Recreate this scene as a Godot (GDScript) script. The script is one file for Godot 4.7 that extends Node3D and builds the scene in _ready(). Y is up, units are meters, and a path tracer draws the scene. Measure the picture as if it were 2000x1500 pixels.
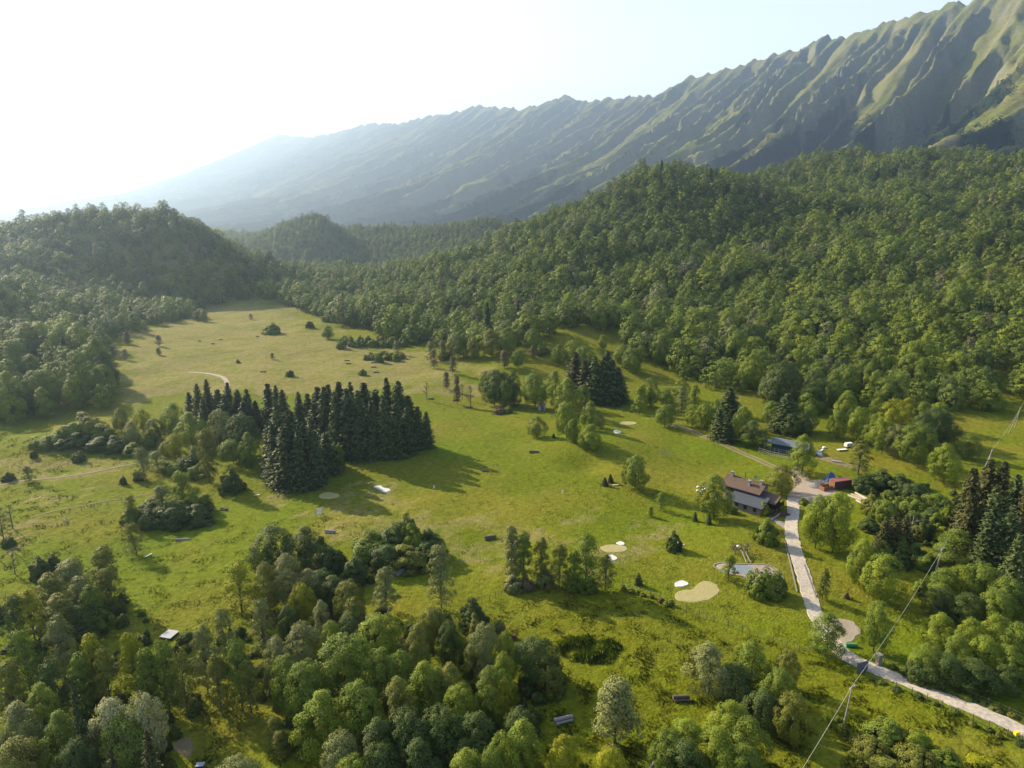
extends Node3D
# An alpine valley seen from the air: meadows, groves, a farmhouse, forested hills and a long ridge behind.

const F := 1387.0            # focal length of the photograph in its own pixels (2000 x 1500)
const PITCH := 14.2          # degrees below the horizon
const EYE := 70.0            # metres above the valley floor
const SUN_LEFT := 53.0       # sun's bearing, degrees left of the view
const SUN_UP := 28.0

var rng := RandomNumberGenerator.new()
var sp := sin(deg_to_rad(PITCH))
var cp := cos(deg_to_rad(PITCH))
var used := {}
var M := {}

# ------------------------------------------------------------------ camera, sky, sun, air
func set_the_light() -> void:
	var cam := Camera3D.new()
	cam.name = "camera"
	cam.fov = rad_to_deg(2.0 * atan(750.0 / F))
	cam.near = 0.5
	cam.far = 30000.0
	cam.position = Vector3(0, EYE, 0)
	cam.rotation_degrees = Vector3(-PITCH, 0, 0)
	add_child(cam)
	cam.current = true

	var sun := DirectionalLight3D.new()
	sun.name = "sun"
	sun.light_energy = 1.6
	sun.light_color = Color(1.0, 0.925, 0.79)
	sun.light_angular_distance = 0.55
	sun.shadow_enabled = true
	sun.rotation_degrees = Vector3(-SUN_UP, 180.0 + SUN_LEFT, 0)
	add_child(sun)

	var sky := ProceduralSkyMaterial.new()
	sky.sky_top_color = Color(0.52, 0.65, 0.82)
	sky.sky_horizon_color = Color(1.36, 1.40, 1.43)
	sky.sky_curve = 0.16
	sky.ground_bottom_color = Color(0.3, 0.34, 0.3)
	sky.ground_horizon_color = Color(0.8, 0.84, 0.88)
	sky.ground_curve = 0.05
	sky.sun_angle_max = 85.0
	sky.sun_curve = 0.55
	var env := Environment.new()
	env.background_mode = Environment.BG_SKY
	env.sky = Sky.new()
	env.sky.sky_material = sky
	env.background_energy_multiplier = 0.44
	env.tonemap_mode = Environment.TONE_MAPPER_LINEAR
	env.tonemap_exposure = 2.9
	env.sdfgi_enabled = true
	env.ssao_enabled = true
	env.ssil_enabled = true
	# the evening haze of the valley, brighter towards the sun
	env.volumetric_fog_enabled = true
	env.volumetric_fog_density = 0.0002
	env.volumetric_fog_albedo = Color(0.73, 0.845, 1.0)
	env.volumetric_fog_anisotropy = 0.72
	env.volumetric_fog_length = 9000.0
	var we := WorldEnvironment.new()
	we.name = "air"
	we.environment = env
	add_child(we)

# ------------------------------------------------------------------ small helpers
func ray(px: float, py: float) -> Vector3:
	var u := (px - 1000.0) / F
	var v := (750.0 - py) / F
	return Vector3(u, v * cp - sp, -cp - v * sp)

func at_depth(px: float, py: float, d: float) -> Vector3:
	var r := ray(px, py)
	return Vector3(0, EYE, 0) + r * (d / -r.z)

func hit(px: float, py: float, lift := 0.0) -> Vector3:    # where a line of sight meets the ground (raised by lift)
	var r := ray(px, py)
	var t := 40.0
	var last := t
	while t < 2500.0:
		var p := Vector3(0, EYE, 0) + r * t
		if p.y < ground(p.x, p.z) + lift:
			break
		last = t
		t *= 1.012
	for k in 14:
		var mid := (last + t) * 0.5
		var p := Vector3(0, EYE, 0) + r * mid
		if p.y < ground(p.x, p.z) + lift:
			t = mid
		else:
			last = mid
	var q := Vector3(0, EYE, 0) + r * t
	return Vector3(q.x, ground(q.x, q.z), q.z)

func pixel_of(p: Vector3) -> Vector2:
	var q := p - Vector3(0, EYE, 0)
	var depth := -q.z * cp - q.y * sp
	var up := q.y * cp - q.z * sp * -1.0 * -1.0
	up = q.y * cp + (-q.z) * sp
	if depth < 1.0:
		return Vector2(-9999, -9999)
	return Vector2(1000.0 + F * q.x / depth, 750.0 - F * up / depth)

func metres_per_pixel(p: Vector3) -> float:
	return (-p.z * cp - (p.y - EYE) * sp) / F

func numbered(called: String) -> String:
	var n: int = used.get(called, 0)
	used[called] = n + 1
	return called if n == 0 else "%s_%03d" % [called, n]

func tag(o: Node, label := "", category := "", group := "", kind := "") -> Node:
	if label: o.set_meta("label", label)
	if category: o.set_meta("category", category)
	if group: o.set_meta("group", group)
	if kind: o.set_meta("kind", kind)
	return o

func thing(called: String, label: String, category: String, at := Vector3.ZERO, turn := 0.0, group := "") -> Node3D:
	var o := Node3D.new()
	o.name = numbered(called)
	o.position = at
	o.rotation.y = turn
	add_child(o)
	tag(o, label, category, group)
	return o

func part(called: String, mesh: Mesh, mat: Material, parent: Node) -> MeshInstance3D:
	var o := MeshInstance3D.new()
	o.name = numbered(called) if parent == self else called
	o.mesh = mesh
	if mat: o.material_override = mat
	parent.add_child(o, true)
	return o

func lin(r: float, g: float, b: float) -> Color:
	return Color(r, g, b).linear_to_srgb()

func noise(seed_: int, wave: float, kind := FastNoiseLite.TYPE_SIMPLEX_SMOOTH, octaves := 3) -> FastNoiseLite:
	var n := FastNoiseLite.new()
	n.seed = seed_
	n.noise_type = kind
	n.frequency = 1.0 / wave
	n.fractal_octaves = octaves
	n.fractal_type = FastNoiseLite.FRACTAL_FBM if octaves > 1 else FastNoiseLite.FRACTAL_NONE
	return n

func noise_texture(seed_: int, freq: float, lo: Color, hi: Color, octaves := 5, size := 512) -> NoiseTexture2D:
	var t := NoiseTexture2D.new()
	t.width = size
	t.height = size
	t.seamless = true
	var n := noise(seed_, 1.0 / freq, FastNoiseLite.TYPE_SIMPLEX_SMOOTH, octaves)
	t.noise = n
	var g := Gradient.new()
	g.set_color(0, lo)
	g.set_color(1, hi)
	t.color_ramp = g
	return t

func height_texture(seed_: int, freq: float, octaves := 5, size := 512) -> NoiseTexture2D:
	var t := NoiseTexture2D.new()
	t.width = size
	t.height = size
	t.seamless = true
	t.noise = noise(seed_, 1.0 / freq, FastNoiseLite.TYPE_SIMPLEX_SMOOTH, octaves)
	return t

func plain(c: Color, rough := 0.85) -> StandardMaterial3D:
	var m := StandardMaterial3D.new()
	m.albedo_color = c
	m.roughness = rough
	m.metallic_specular = 0.3
	return m

func grained(c: Color, seed_: int, freq: float, scale: float, strength := 0.35, rough := 0.9, relief := 0.0) -> StandardMaterial3D:
	var m := plain(c, rough)
	m.albedo_texture = noise_texture(seed_, freq, Color(1 - strength, 1 - strength, 1 - strength), Color.WHITE)
	m.uv1_triplanar = true
	m.uv1_world_triplanar = true
	m.uv1_scale = Vector3.ONE * scale
	if relief > 0.0:
		m.heightmap_enabled = true
		m.heightmap_scale = relief
		m.heightmap_texture = height_texture(seed_ + 7, freq)
	return m

func leaf_material(c: Color, glow: Color) -> StandardMaterial3D:
	var m := StandardMaterial3D.new()
	m.albedo_color = c
	m.vertex_color_use_as_albedo = true
	m.roughness = 0.62
	m.metallic_specular = 0.25
	m.backlight_enabled = true
	m.backlight = glow
	m.cull_mode = BaseMaterial3D.CULL_DISABLED
	return m

# shapes: arrays of triangles collected in a builder
class Build:
	var v := PackedVector3Array()
	var n := PackedVector3Array()
	var c := PackedColorArray()
	var coloured := false
	func tri(a: Vector3, b: Vector3, d: Vector3) -> void:
		var k := (d - a).cross(b - a).normalized()
		v.append(a); v.append(b); v.append(d)
		n.append(k); n.append(k); n.append(k)
	func quad(a: Vector3, b: Vector3, d: Vector3, e: Vector3) -> void:
		tri(a, b, d)
		tri(a, d, e)
	func box(lo: Vector3, hi: Vector3, t := Transform3D.IDENTITY) -> void:
		var p := []
		for k in 8:
			p.append(t * Vector3(hi.x if k & 1 else lo.x, hi.y if k & 2 else lo.y, hi.z if k & 4 else lo.z))
		quad(p[4], p[6], p[7], p[5])
		quad(p[1], p[3], p[2], p[0])
		quad(p[5], p[7], p[3], p[1])
		quad(p[0], p[2], p[6], p[4])
		quad(p[2], p[3], p[7], p[6])
		quad(p[4], p[5], p[1], p[0])
	func tube(a: Vector3, b: Vector3, ra: float, rb: float, sides := 6, caps := false) -> void:
		var w := (b - a).normalized()
		var s := w.cross(Vector3.RIGHT if absf(w.x) < 0.8 else Vector3.UP).normalized()
		var u := s.cross(w)
		for k in sides:
			var t0 := TAU * k / sides
			var t1 := TAU * (k + 1) / sides
			var d0 := s * cos(t0) + u * sin(t0)
			var d1 := s * cos(t1) + u * sin(t1)
			var q := [a + d0 * ra, b + d0 * rb, b + d1 * rb, a + d1 * ra]
			v.append(q[0]); v.append(q[2]); v.append(q[1]); v.append(q[0]); v.append(q[3]); v.append(q[2])
			n.append(d0); n.append(d1); n.append(d0); n.append(d0); n.append(d1); n.append(d1)
			if caps:
				tri(a, a + d0 * ra, a + d1 * ra)
				tri(b, b + d1 * rb, b + d0 * rb)
	func mesh(m: ArrayMesh = null, mat: Material = null) -> ArrayMesh:
		if m == null:
			m = ArrayMesh.new()
		var a := []
		a.resize(Mesh.ARRAY_MAX)
		a[Mesh.ARRAY_VERTEX] = v
		a[Mesh.ARRAY_NORMAL] = n
		if coloured:
			a[Mesh.ARRAY_COLOR] = c
		m.add_surface_from_arrays(Mesh.PRIMITIVE_TRIANGLES, a)
		if mat:
			m.surface_set_material(m.get_surface_count() - 1, mat)
		return m

func grid_mesh(p: PackedVector3Array, col: PackedColorArray, nx: int, nz: int) -> ArrayMesh:
	var idx := PackedInt32Array()
	idx.resize((nx - 1) * (nz - 1) * 6)
	var w := 0
	for j in nz - 1:
		for i in nx - 1:
			var a := j * nx + i
			idx[w] = a
			idx[w + 1] = a + 1
			idx[w + 2] = a + nx
			idx[w + 3] = a + 1
			idx[w + 4] = a + nx + 1
			idx[w + 5] = a + nx
			w += 6
	var arr := []
	arr.resize(Mesh.ARRAY_MAX)
	arr[Mesh.ARRAY_VERTEX] = p
	arr[Mesh.ARRAY_COLOR] = col
	arr[Mesh.ARRAY_INDEX] = idx
	var st := SurfaceTool.new()
	st.create_from_arrays(arr)
	st.generate_normals()
	return st.commit()

# ------------------------------------------------------------------ the lie of the land
const RX0 := -1000.0
const RZ0 := -1500.0
const RSTEP := 2.5
const RNX := 880
const RNZ := 640
var relief: PackedFloat32Array
var xs := PackedFloat32Array()
var zs := PackedFloat32Array()
var hs := PackedFloat32Array()
var n_roll := noise(3, 46.0, FastNoiseLite.TYPE_SIMPLEX_SMOOTH, 2)
var n_bump := noise(5, 7.0, FastNoiseLite.TYPE_SIMPLEX_SMOOTH, 2)
var n_hill := noise(8, 120.0, FastNoiseLite.TYPE_SIMPLEX_SMOOTH, 3)
var dips := []       # [x, z, radius, depth] hollows and mounds of the meadow

func shape_the_land() -> void:
	# points of the land: [pixel x, pixel y, distance, height of what grows there]
	var seen := [
		# left hill
		[0, 440, 560, 8], [0, 560, 380, 9], [0, 680, 280, 10], [100, 427, 545, 8], [250, 420, 565, 8], [330, 427, 565, 8], [400, 457, 562, 8],
		[460, 494, 555, 8], [520, 548, 548, 7], [250, 520, 522, 8], [380, 545, 525, 7], [300, 600, 465, 6], [120, 560, 430, 9], [120, 680, 290, 9], [-200, 500, 440, 9], [-300, 640, 300, 9],
		# the knoll in the gap and the ridge beside it
		[612, 414, 1150, -2], [575, 436, 1140, 6], [545, 465, 1120, 7], [480, 474, 1200, 3], [652, 440, 1150, 7], [690, 456, 1190, 10], [760, 444, 1220, 12], [850, 430, 1230, 12], [950, 428, 1230, 12], [1040, 424, 1230, 12], [1150, 414, 1230, 12],
		[620, 500, 1075, 7], [560, 520, 1050, 7], [640, 540, 960, 7], [700, 515, 1060, 7], [780, 505, 1060, 7], [850, 485, 1090, 7], [455, 463, 1400, 6], [390, 452, 1420, 6], [520, 452, 1420, 6], [320, 440, 1420, 6],
		# spur and slope of the right hill
		[700, 575, 520, 10], [750, 548, 550, 11], [850, 504, 570, 11], [950, 468, 590, 11], [1050, 432, 610, 11], [1150, 384, 620, 11], [1230, 338, 630, 11], [1300, 315, 635, 11], [1370, 338, 650, 11],
		[1000, 560, 440, 10], [1200, 450, 510, 10], [1150, 600, 385, 10], [1300, 450, 510, 10], [1300, 590, 385, 10], [1450, 500, 470, 10], [1450, 620, 350, 10],
		[1600, 450, 500, 10], [1600, 600, 345, 10], [1600, 360, 700, 11], [1480, 337, 850, 11], [1620, 303, 820, 11], [1750, 289, 800, 11], [1900, 296, 790, 11], [2000, 303, 760, 11], [2200, 303, 740, 11],
		[1750, 500, 430, 10], [1750, 640, 305, 10], [1900, 500, 400, 10], [1900, 400, 540, 10], [1900, 640, 290, 10], [2100, 450, 430, 10], [2100, 650, 270, 10], [1980, 760, 235, 8],
	]
	var flat := [
		[0, -60], [-60, -70], [60, -70], [120, -80], [-120, -90], [0, -110], [-60, -120], [60, -120], [110, -120], [-110, -150], [-50, -170], [0, -170], [60, -165], [110, -170],
		[-130, -210], [-70, -220], [0, -220], [60, -220], [110, -215], [-100, -270], [-50, -290], [10, -290], [60, -270], [-110, -330], [-150, -390], [-80, -360], [-20, -350], [20, -330],
		[-120, -430], [-165, -480], [-90, -430], [-200, -560], [-150, -560], [-260, -700], [200, -120], [-200, -120], [-200, -200], [0, 40], [150, 30], [-150, 30],
		[-700, -1250], [-140, -700], [-60, -740], [20, -790], [-230, -800], [-900, -900], [500, -1200], [900, -1000], [-1000, -1400], [300, -1450], [1000, -1450], [1100, -300], [-200, -1490], [500, 0],
	]
	var pts := []
	for s in seen:
		var p := at_depth(s[0], s[1], s[2])
		pts.append(Vector3(p.x, p.y - s[3], p.z))
	for f in flat:
		var y := 0.0
		if f[1] < -850: y = -20.0
		if f[0] == 20: y = 14.0
		if f[0] == 1100: y = 60.0
		if f[0] == 500 and f[1] == 0: y = 12.0
		pts.append(Vector3(f[0], y, f[1]))
	pts.append_array([Vector3(-310, 46, -335), Vector3(-350, 48, -285), Vector3(-320, 30, -240), Vector3(-400, 55, -340)])  # added spur, unseen left of the view, put in to cast shade
	var n := pts.size()
	# multiquadric surface through the points, with a little slack
	var a := []
	for i in n:
		var row := PackedFloat64Array()
		for j in n:
			var d := Vector2(pts[i].x - pts[j].x, pts[i].z - pts[j].z).length_squared()
			row.append(-sqrt(d + 900.0) + (3.0 if i == j else 0.0) + 2000.0)
		row.append(pts[i].y)
		a.append(row)
	for k in n:
		var best := k
		for i in range(k + 1, n):
			if absf(a[i][k]) > absf(a[best][k]): best = i
		var swap = a[k]
		a[k] = a[best]
		a[best] = swap
		for i in range(k + 1, n):
			var f: float = a[i][k] / a[k][k]
			if f != 0.0:
				var ri: PackedFloat64Array = a[i]
				var rk: PackedFloat64Array = a[k]
				for j in range(k, n + 1):
					ri[j] -= f * rk[j]
				a[i] = ri
	var w := PackedFloat64Array()
	w.resize(n)
	for k in range(n - 1, -1, -1):
		var s: float = a[k][n]
		for j in range(k + 1, n):
			s -= a[k][j] * w[j]
		w[k] = s / a[k][k]
	var cx := RNX / 8
	var cz := RNZ / 8
	var im := Image.create(cx, cz, false, Image.FORMAT_RF)
	var big := RSTEP * 8.0
	for j in cz:
		for i in cx:
			var x := RX0 + (i + 0.5) * big
			var z := RZ0 + (j + 0.5) * big
			var s := 0.0
			for k in n:
				var q: Vector3 = pts[k]
				s += w[k] * (2000.0 - sqrt((q.x - x) * (q.x - x) + (q.z - z) * (q.z - z) + 900.0))
			im.set_pixel(i, j, Color(clampf(s, -40.0, 170.0), 0, 0))
	im.resize(RNX, RNZ, Image.INTERPOLATE_CUBIC)
	relief = im.get_data().to_float32_array()
	# lines of the ground sheet: two-metre cells round the meadow, wider towards the horizon
	xs = lines(-230.0, 260.0, -9000.0, 9000.0)
	zs = lines(-400.0, -40.0, -12000.0, 1500.0)
	# hollow and knolls of the meadow
	for d in [[1148, 908, 6.0, -1.6], [1190, 880, 14.0, 1.5], [1120, 868, 11.0, 0.9], [1390, 965, 9.0, 1.1], [1330, 925, 16.0, -1.2], [960, 930, 12.0, 0.6], [1050, 690, 18.0, 1.2],
			[700, 900, 20.0, 0.7], [60, 880, 16.0, 1.6], [180, 850, 18.0, 2.0], [620, 960, 16.0, -0.6], [1330, 1000, 14.0, -0.8], [1200, 1220, 14.0, -0.5], [1430, 1060, 10.0, 0.6]]:
		var r := ray(d[0], d[1])
		dips.append([r.x * EYE / -r.y, r.z * EYE / -r.y, d[2], d[3]])
	hs.resize(xs.size() * zs.size())
	for j in zs.size():
		for i in xs.size():
			hs[j * xs.size() + i] = land(xs[i], zs[j])

func lines(lo: float, hi: float, least: float, most: float) -> PackedFloat32Array:
	var out: Array[float] = []
	var x := lo
	while x <= hi:
		out.append(x)
		x += 2.0
	var step := 2.0
	var up: float = out[-1]
	while up < most:
		step = minf(step * 1.035, 400.0)
		up += step
		out.append(up)
	step = 2.0
	var down := lo
	while down > least:
		step = minf(step * 1.035, 400.0)
		down -= step
		out.append(down)
	out.sort()
	return PackedFloat32Array(out)

func broad(x: float, z: float) -> float:
	var u := (x - RX0) / RSTEP - 0.5
	var v := (z - RZ0) / RSTEP - 0.5
	var out := maxf(maxf(-u, u - (RNX - 2)), maxf(-v, v - (RNZ - 2)))
	u = clampf(u, 0.0, RNX - 2.001)
	v = clampf(v, 0.0, RNZ - 2.001)
	var i := int(u)
	var j := int(v)
	var a := j * RNX + i
	var fu := u - i
	var fv := v - j
	var h := lerpf(lerpf(relief[a], relief[a + 1], fu), lerpf(relief[a + RNX], relief[a + RNX + 1], fu), fv)
	if out > 0.0:
		h = lerpf(h, -45.0, smoothstep(0.0, 300.0, out))
	return h

func land(x: float, z: float) -> float:
	var h := broad(x, z)
	var s := smoothstep(4.0, 25.0, h)
	h += n_roll.get_noise_2d(x, z) * 1.0 + n_hill.get_noise_2d(x, z) * 15.0 * s
	if absf(x) < 300.0 and z > -420.0:
		h += n_bump.get_noise_2d(x, z) * 0.10
		for d in dips:
			var dx: float = x - d[0]
			var dz: float = z - d[1]
			var q: float = (dx * dx + dz * dz) / (d[2] * d[2])
			if q < 6.0:
				h += d[3] * exp(-q)
	return h

func ground(x: float, z: float) -> float:     # the ground sheet itself, triangle by triangle
	var i := clampi(xs.bsearch(x, false) - 1, 0, xs.size() - 2)
	var j := clampi(zs.bsearch(z, false) - 1, 0, zs.size() - 2)
	var fu := (x - xs[i]) / (xs[i + 1] - xs[i])
	var fv := (z - zs[j]) / (zs[j + 1] - zs[j])
	var nx := xs.size()
	var a := j * nx + i
	if fu + fv <= 1.0:
		return hs[a] + (hs[a + 1] - hs[a]) * fu + (hs[a + nx] - hs[a]) * fv
	return hs[a + nx + 1] + (hs[a + nx] - hs[a + nx + 1]) * (1.0 - fu) + (hs[a + 1] - hs[a + nx + 1]) * (1.0 - fv)

# regions of the meadow drawn in the photograph, as polygons on the ground
func region(pixels: Array) -> PackedVector2Array:
	var out := PackedVector2Array()
	for k in range(0, pixels.size(), 2):
		var p := hit(pixels[k], pixels[k + 1])
		out.append(Vector2(p.x, p.z))
	return out

func build_ground() -> void:
	var n_dry := noise(21, 34.0, FastNoiseLite.TYPE_SIMPLEX_SMOOTH, 4)
	var n_lush := noise(22, 60.0, FastNoiseLite.TYPE_SIMPLEX_SMOOTH, 3)
	var n_fine := noise(23, 4.0, FastNoiseLite.TYPE_SIMPLEX_SMOOTH, 3)
	var dry := region([560, 985, 700, 960, 900, 1010, 1130, 1060, 1260, 1030, 1180, 1120, 1000, 1085, 880, 1065, 760, 1010, 620, 1040])
	var dry2 := region([0, 880, 120, 860, 270, 880, 240, 905, 100, 930, 0, 945])
	var dry3 := region([0, 1010, 60, 1000, 200, 985, 110, 1010, 60, 1060, 0, 1130])
	var dry4 := region([800, 720, 900, 715, 960, 740, 900, 770, 830, 770])
	var dry5 := region([480, 990, 560, 965, 600, 985, 560, 1020, 490, 1030])
	var far_field := region([230, 660, 400, 600, 560, 600, 640, 660, 840, 690, 900, 760, 640, 770, 240, 780])
	var wild := region([1270, 1170, 1600, 1290, 2000, 1440, 2000, 1500, 800, 1500, 950, 1180, 1040, 1150])
	var nx := xs.size()
	var p := PackedVector3Array()
	p.resize(hs.size())
	var c := PackedColorArray()
	c.resize(hs.size())
	for j in zs.size():
		for i in nx:
			var x := xs[i]
			var z := zs[j]
			var k := j * nx + i
			p[k] = Vector3(x, hs[k], z)
			var q := Vector2(x, z)
			var a := 0.36 + 1.35 * n_dry.get_noise_2d(x, z)
			var green := Color(0.142, 0.168, 0.012).lerp(Color(0.188, 0.178, 0.022), clampf(a, 0.0, 1.0))
			var l := n_lush.get_noise_2d(x, z)
			green = green.lerp(Color(0.130, 0.175, 0.009), clampf(l * 1.6, 0.0, 1.0))
			if x > -320 and x < 320 and z > -480:
				var soft := 0.35 + 1.3 * n_fine.get_noise_2d(x, z) + 0.9 * n_dry.get_noise_2d(x * 2.0, z * 2.0)
				var amount := 0.0
				q += Vector2(n_dry.get_noise_2d(x * 1.6 + 300.0, z * 1.6), n_dry.get_noise_2d(x * 1.6, z * 1.6 + 300.0)) * 26.0
				if Geometry2D.is_point_in_polygon(q, dry): amount = 0.55
				elif Geometry2D.is_point_in_polygon(q, dry2): amount = 0.75
				elif Geometry2D.is_point_in_polygon(q, dry3): amount = 0.8
				elif Geometry2D.is_point_in_polygon(q, dry4): amount = 0.75
				elif Geometry2D.is_point_in_polygon(q, dry5): amount = 0.8
				elif Geometry2D.is_point_in_polygon(q, far_field): amount = 0.8
				if amount > 0.0:
					green = green.lerp(Color(0.255, 0.215, 0.085), clampf(amount * (0.5 + soft), 0.0, 0.95))
				if Geometry2D.is_point_in_polygon(q, wild):
					green = green.lerp(Color(0.140, 0.150, 0.011), clampf(0.55 + soft * 0.6, 0.0, 1.0))
			elif z > -900 and x < 0:
				green = green.lerp(Color(0.245, 0.215, 0.085), clampf(0.45 + a, 0.0, 0.85))
			c[k] = green * 0.93 * (1.0 + 0.08 * n_fine.get_noise_2d(x * 1.7 + 50, z * 1.7))
			c[k].a = 1.0
	var m := StandardMaterial3D.new()
	m.vertex_color_use_as_albedo = true
	m.roughness = 0.95
	m.metallic_specular = 0.15
	m.albedo_texture = noise_texture(31, 0.012, Color(0.74, 0.76, 0.7), Color(1, 1, 1), 7, 1024)
	m.uv1_triplanar = true
	m.uv1_world_triplanar = true
	m.uv1_scale = Vector3.ONE * (1.0 / 23.0)
	m.heightmap_enabled = true
	m.heightmap_scale = 14.0
	m.heightmap_texture = height_texture(33, 0.03, 5, 1024)
	var g := part("ground", grid_mesh(p, c, nx, zs.size()), m, self)
	tag(g, "grassy valley floor with rolling meadow and hillsides", "ground", "", "structure")

# ------------------------------------------------------------------ the long ridge
func build_mountain() -> void:
	# crest: [pixel x, pixel y, distance]
	var crest := [[60, 470, 11600], [200, 418, 10800], [300, 376, 10046], [400, 327, 9293], [480, 290, 8690], [545, 262, 8200], [600, 268, 7783], [660, 258, 7328], [720, 240, 6872], [775, 241, 6455], [835, 226, 6000],
		[880, 222, 5733], [930, 205, 5437], [985, 209, 5111], [1020, 213, 4904], [1060, 200, 4667], [1105, 184, 4400], [1140, 196, 4264], [1200, 190, 4030], [1290, 181, 3679], [1350, 146, 3445],
		[1400, 143, 3250], [1460, 121, 3088], [1500, 109, 2981], [1560, 94, 2819], [1605, 68, 2698], [1660, 69, 2550], [1760, 31, 2354], [1820, 20, 2237], [1900, 0, 2080], [1960, -25, 1984], [2050, -60, 1840], [2200, -110, 1640], [2500, -180, 1420]]
	var R := []
	for k in crest:
		R.append(at_depth(k[0], k[1], k[2]))
	var along := [0.0]
	for k in range(1, R.size()):
		along.append(along[-1] + Vector2(R[k].x - R[k - 1].x, R[k].z - R[k - 1].z).length())
	var total: float = along[-1]
	var dir: Vector3 = (R[-1] - R[1])
	dir.y = 0
	dir = dir.normalized()
	var down := Vector3(-dir.z, 0, dir.x)      # towards the valley
	if down.z < 0: down = -down
	var n1 := noise(41, 340.0, FastNoiseLite.TYPE_SIMPLEX_SMOOTH, 1)
	var n2 := noise(42, 130.0, FastNoiseLite.TYPE_SIMPLEX_SMOOTH, 1)
	var n3 := noise(43, 52.0, FastNoiseLite.TYPE_SIMPLEX_SMOOTH, 3)
	var n4 := noise(44, 800.0, FastNoiseLite.TYPE_SIMPLEX_SMOOTH, 3)
	var n5 := noise(45, 210.0, FastNoiseLite.TYPE_SIMPLEX_SMOOTH, 4)
	var nu := 1300
	var nv := 190
	var p := PackedVector3Array()
	p.resize(nu * nv)
	var wood := PackedFloat32Array()
	wood.resize(nu * nv)
	var seg := 0
	for i in nu:
		var s := total * pow(i / float(nu - 1), 0.74)      # closer steps where the ridge is near
		seg = 0
		while seg < along.size() - 2 and along[seg + 1] < s:
			seg += 1
		var f: float = (s - along[seg]) / (along[seg + 1] - along[seg])
		var r: Vector3 = R[seg].lerp(R[seg + 1], f)
		r.y += n3.get_noise_1d(s) * 8.0 + n2.get_noise_1d(s) * 9.0
		var top := r.y
		var width := ((top + 60.0) / tan(deg_to_rad(34.0)) + 120.0) * lerpf(3.4, 1.2, s / total)
		for j in nv:
			var k := j * nu + i
			var v := (j - 8) / float(nv - 9)
			if v < 0.0:      # the far side falls away
				p[k] = r - down * (-v * 3000.0) + Vector3(0, v * 2600.0, 0)
				continue
			var t := v * width
			var fall := 1.0 - pow(1.0 - v, lerpf(2.6, 1.5, s / total))
			var warp := n4.get_noise_2d(s, t * 0.7) * 120.0 + n5.get_noise_2d(s, t) * 38.0
			var q := s + warp
			var a := 1.0 - 2.2 * absf(n1.get_noise_2d(q, t * 0.05))
			var b := 1.0 - 2.2 * absf(n2.get_noise_2d(q, t * 0.05 + 900.0))
			var c := 1.0 - 2.0 * absf(n3.get_noise_2d(q, t * 0.09 + 400.0))
			var amp := smoothstep(0.0, 0.42, v) * (1.0 - 0.7 * v)
			var near := (0.22 + 0.78 * smoothstep(0.0, 0.07, v)) * (1.0 - 0.6 * v)
			var rough_ := clampf(0.95 + 1.2 * n5.get_noise_2d(q * 0.55 + 70.0, t * 0.22), 0.45, 1.4)
			var y := lerpf(top, -30.0, fall) + (a - 0.75) * 62.0 * amp + ((b - 0.75) * 76.0 * (amp * 0.5 + near * 0.5) + (c - 0.6) * 17.0 * near) * rough_
			p[k] = Vector3(r.x, y, r.z) + down * t
			wood[k] = v + 0.30 * n5.get_noise_2d(s * 1.2, t * 0.8) + 0.30 * n4.get_noise_2d(s + 500.0, t) - 0.16 * (a - 0.5) + 0.05 * (b - 0.5)
	var col := PackedColorArray()
	col.resize(nu * nv)
	var tree_spots := []
	for j in nv:
		for i in nu:
			var k := j * nu + i
			var v := (j - 8) / float(nv - 9)
			var a := p[j * nu + maxi(i - 1, 0)]
			var b := p[j * nu + mini(i + 1, nu - 1)]
			var d := p[maxi(j - 1, 0) * nu + i]
			var e := p[mini(j + 1, nv - 1) * nu + i]
			var steep := 1.0 - absf((b - a).cross(e - d).normalized().y)
			var here := p[k]
			var grass := Color(0.150, 0.172, 0.040).lerp(Color(0.205, 0.198, 0.062), clampf(0.5 + n5.get_noise_2d(here.x, here.z) * 1.2, 0, 1))
			var rock := Color(0.20, 0.19, 0.175).lerp(Color(0.29, 0.27, 0.245), clampf(0.5 + n3.get_noise_2d(here.x, here.z), 0, 1))
			var bare := smoothstep(0.30, 0.50, steep + 0.16 * n3.get_noise_2d(here.x * 1.3, here.z * 1.3) + 0.12 * n5.get_noise_2d(here.x, here.z) + 0.07 * (1.0 - v) - 0.06)
			bare *= 0.45
			var cc := grass.lerp(rock, bare)
			var w := smoothstep(0.50, 0.58, wood[k] + 0.06 * n3.get_noise_2d(here.x, here.z))
			cc = cc.lerp(Color(0.03, 0.045, 0.02), w)
			if i > 0 and i < nu - 1 and j > 24 and (w > 0.5 or wood[k] + 0.5 * n5.get_noise_2d(here.x * 1.7, here.z * 1.7) > 0.54):
				tree_spots.append(k)
			cc.a = 1.0
			col[k] = cc
	var m := StandardMaterial3D.new()
	m.vertex_color_use_as_albedo = true
	m.roughness = 0.95
	m.metallic_specular = 0.1
	m.albedo_texture = noise_texture(47, 0.02, Color(0.62, 0.64, 0.6), Color(1, 1, 1), 7, 1024)
	m.uv1_triplanar = true
	m.uv1_world_triplanar = true
	m.uv1_scale = Vector3.ONE * (1.0 / 170.0)
	var o := part("mountain", grid_mesh(p, col, nu, nv), m, self)
	tag(o, "long grassy mountain ridge with rocky ribs and gullies", "mountain", "", "structure")
	# the woods low on the ridge
	var places := []
	rng.seed = 77
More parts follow.
